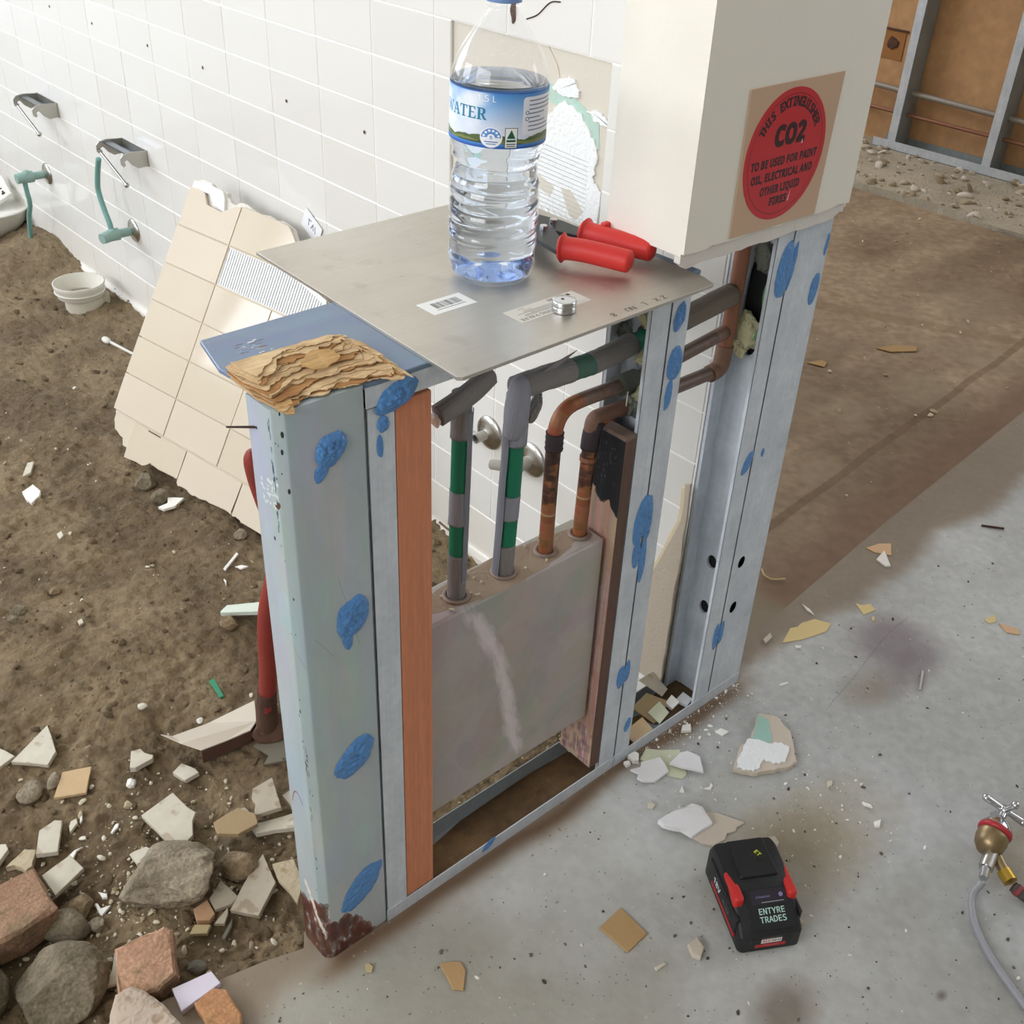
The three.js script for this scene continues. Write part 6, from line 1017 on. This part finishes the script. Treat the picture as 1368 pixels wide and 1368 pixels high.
{ // crumbs nobody could count
  const r = rng(901), geos = rockGeo(1, 0.55, 0.8, 3, 8, 0.1, 1), mtx = new THREE.Matrix4(), q = new THREE.Quaternion(), e = new THREE.Euler();
  const scatter = (name, label, cat, m, n, gen, cols) => {
    const im = new THREE.InstancedMesh(geos, m, n); im.name = name; im.userData.kind = 'stuff'; im.castShadow = im.receiveShadow = true; const c = new THREE.Color();
    for (let i = 0; i < n; i++) { const [x, y, z, s] = gen(i); e.set(r() * 0.6, r() * 6.28, r() * 0.6); mtx.compose(new THREE.Vector3(x, y + s * 0.3, z), q.setFromEuler(e), new THREE.Vector3(s * (0.7 + 0.9 * r()), s * (0.5 + 0.5 * r()), s)); im.setMatrixAt(i, mtx); c.set(cols[Math.floor(r() * cols.length)]); im.setColorAt(i, c); }
    scene.add(im); tag(im, label, cat);
  };
  const gauss = () => (r() + r() + r() - 1.5) / 1.5, W = mat(0xffffff, 0.9);
  scatter('plaster_crumbs', 'white plaster crumbs scattered over the concrete in front of the frame', 'crumbs', W, 950, (i) => {
    let x, z; const k = i % 10;
    if (k < 3) { x = 0.52 + 0.26 * r(); z = 0.004 + 0.06 * r() ** 2; } else if (k < 6) { x = 0.68 + 0.3 * gauss(); z = 0.2 + 0.25 * gauss(); } else { x = 0.0 + 1.9 * r(); z = 0.02 + 0.6 * r(); }
    if (z < 0.004) z = 0.004 + 0.2 * r(); return [x, 0, z, (0.0006 + 0.0024 * r() ** 7) * (k < 6 ? 1.2 : 1)];
  }, [0xf2efe6, 0xe8e2d4, 0xd8cfbb, 0xf5f3ee]);
  scatter('dark_grit', 'dark grit lying over the concrete', 'grit', W, 700, () => [-0.1 + 1.6 * r() ** 1.5, 0, 0.01 + 0.55 * r(), 0.0007 + 0.0026 * r() ** 6], [0x5a5244, 0x6b6352, 0x4b453c]);
  scatter('floor_crumbs', 'pale crumbs over the brown floor behind', 'crumbs', W, 420, (i) => { const x = 0.95 + 2.2 * r(), z = -0.13 - 0.09 * (x - 0.9) - 1.5 * r(); return [x, -0.001, z, 0.0015 + 0.008 * r() ** 5]; }, [0xd8cbb0, 0xb9a684, 0xe6dfd0]);
  scatter('strip_rubble', 'rubble along the foot of the far stud wall', 'rubble', W, 900, () => [3.25 + 0.48 * r(), 0.006, -0.4 - 1.9 * r(), 0.003 + 0.022 * r() ** 7], [0xcbbfa8, 0xb6a78c, 0xe2dacb, 0xa8977a]);
  const ground = (x, z) => dirtH(x, z) + 0.001;
  scatter('dirt_clods', 'brown clods and grit over the dug-out dirt', 'clods', mat(0xffffff, 0.98, { map: T.dirt }), 5200, () => { const z = -0.06 - 2.9 * r() ** 1.7, x = Math.min(0.66, -0.35 - 0.1 * z * 0 + 1.02 * r()); const s = 0.0011 + 0.008 * r() ** 9; return [x, ground(x, z), z, s]; }, [0xc4b8a6, 0xb0a491, 0xcfc5b5]);
  scatter('tile_crumbs', 'pale tile crumbs among the rubble and dirt', 'crumbs', W, 1300, (i) => { let x, z; if (i % 3) { x = -0.12 + 0.3 * gauss(); z = -0.25 + 0.24 * gauss(); if (z > -0.08) z = -0.08 - 0.3 * r(); } else { z = -0.1 - 1.6 * r(); x = -0.3 + 0.9 * r(); } return [x, ground(x, z) + 0.001, z, 0.0009 + 0.0042 * r() ** 4]; }, [0xcfc5ab, 0xbdb193, 0xdcd5c3, 0xa39376]);
  scatter('bay_crumbs', 'wood and plaster crumbs on the dirt behind the steel box', 'crumbs', W, 260, () => { const x = 0.2 + 0.44 * r(), z = -0.08 - 0.45 * r(); return [x, ground(x, z) + 0.001, z, 0.0012 + 0.004 * r() ** 3]; }, [0xd9c9a2, 0xc0a878, 0x8d7c5e]);
}
// ---------------------------------------------------------------- stud wall of the far room
{
  M.masonite = mat(0xf4d4b0, 0.8, { map: T.masonite });
  struct('wall_right_board', box(3.836, -0.05, -3.5, 3.86, 2.6, -0.3), M.masonite);
  const st = (z, label) => { const o = thing('metal_stud', label, 'stud', [3.74, 0.012, z]); part('front_flange', box(0, 0, -0.019, 0.002, 2.58, 0.019), M.galv, o); part('web', box(0.0, 0, 0.017, 0.092, 2.58, 0.019), M.galvDark, o); part('back_flange', box(0.09, 0, -0.019, 0.092, 2.58, 0.019), M.galvDark, o); return o; };
  st(-1.6, 'far stud of the back wall nearer the white nib'); st(-1.19, 'far stud of the back wall at the right edge of the view'); st(-0.78, 'far stud of the back wall hidden beyond the right edge');
  const t = thing('metal_track', 'pale floor track at the foot of the far brown wall', 'metal track', [3.738, 0.006, -1.68]);
  part('front_leg', box(0, 0, 0, 0.002, 0.034, 1.35), M.galv, t); part('track_base', box(0, 0, 0, 0.096, 0.002, 1.35), M.galvDark, t); part('back_leg', box(0.094, 0, 0, 0.096, 0.034, 1.35), M.galvDark, t);
  const p1 = thing('conduit_pipe', 'grey pipe running level through the far studs', 'pipe', [3.785, 0.228, -2.0]); part('tube', rod([0, 0, 0], [0, -0.028, 1.5], 0.0115, 0.0115, 14), mat(0x9d958a, 0.5, { metalness: 0.3 }), p1);
  const p2 = thing('copper_pipe', 'thin copper pipe running level below the grey pipe in the far wall', 'pipe', [3.785, 0.136, -1.9]); part('tube', rod([0, 0.004, 0], [0, -0.004, 1.4], 0.0075, 0.0075, 14), M.copperRed, p2);
  const b = thing('junction_bracket', 'rusty square bracket with a dark hole on the far brown wall', 'bracket', [3.832, 0.37, -1.75]); part('plate', box(0, -0.055, -0.07, 0.004, 0.055, 0.06, 0.001), mat(0xa8733f, 0.8), b); part('dark_hole', boxUV(rockGeo(0.006, 0.024, 0.028, 4, 8, 0.2, 8).translate(0, 0.006, 0.01)), M.rustDark, b); part('rail', box(-0.004, 0.05, -0.08, 0.0, 0.058, 0.07, 0.001), M.rustDark, b);
  const w = thing('drop_wire', 'dark wire hanging beside the far copper pipe', 'wire', [3.82, 0.3, -1.86]); part('wire_run', sweep([[0, 0, 0], [0, -0.06, -0.01], [0, -0.12, 0.0], [0, -0.16, 0.02], [-0.01, -0.165, 0.1]], 0.004, 40, 6), M.rustDark, w);
}
renderer.render(scene, camera);
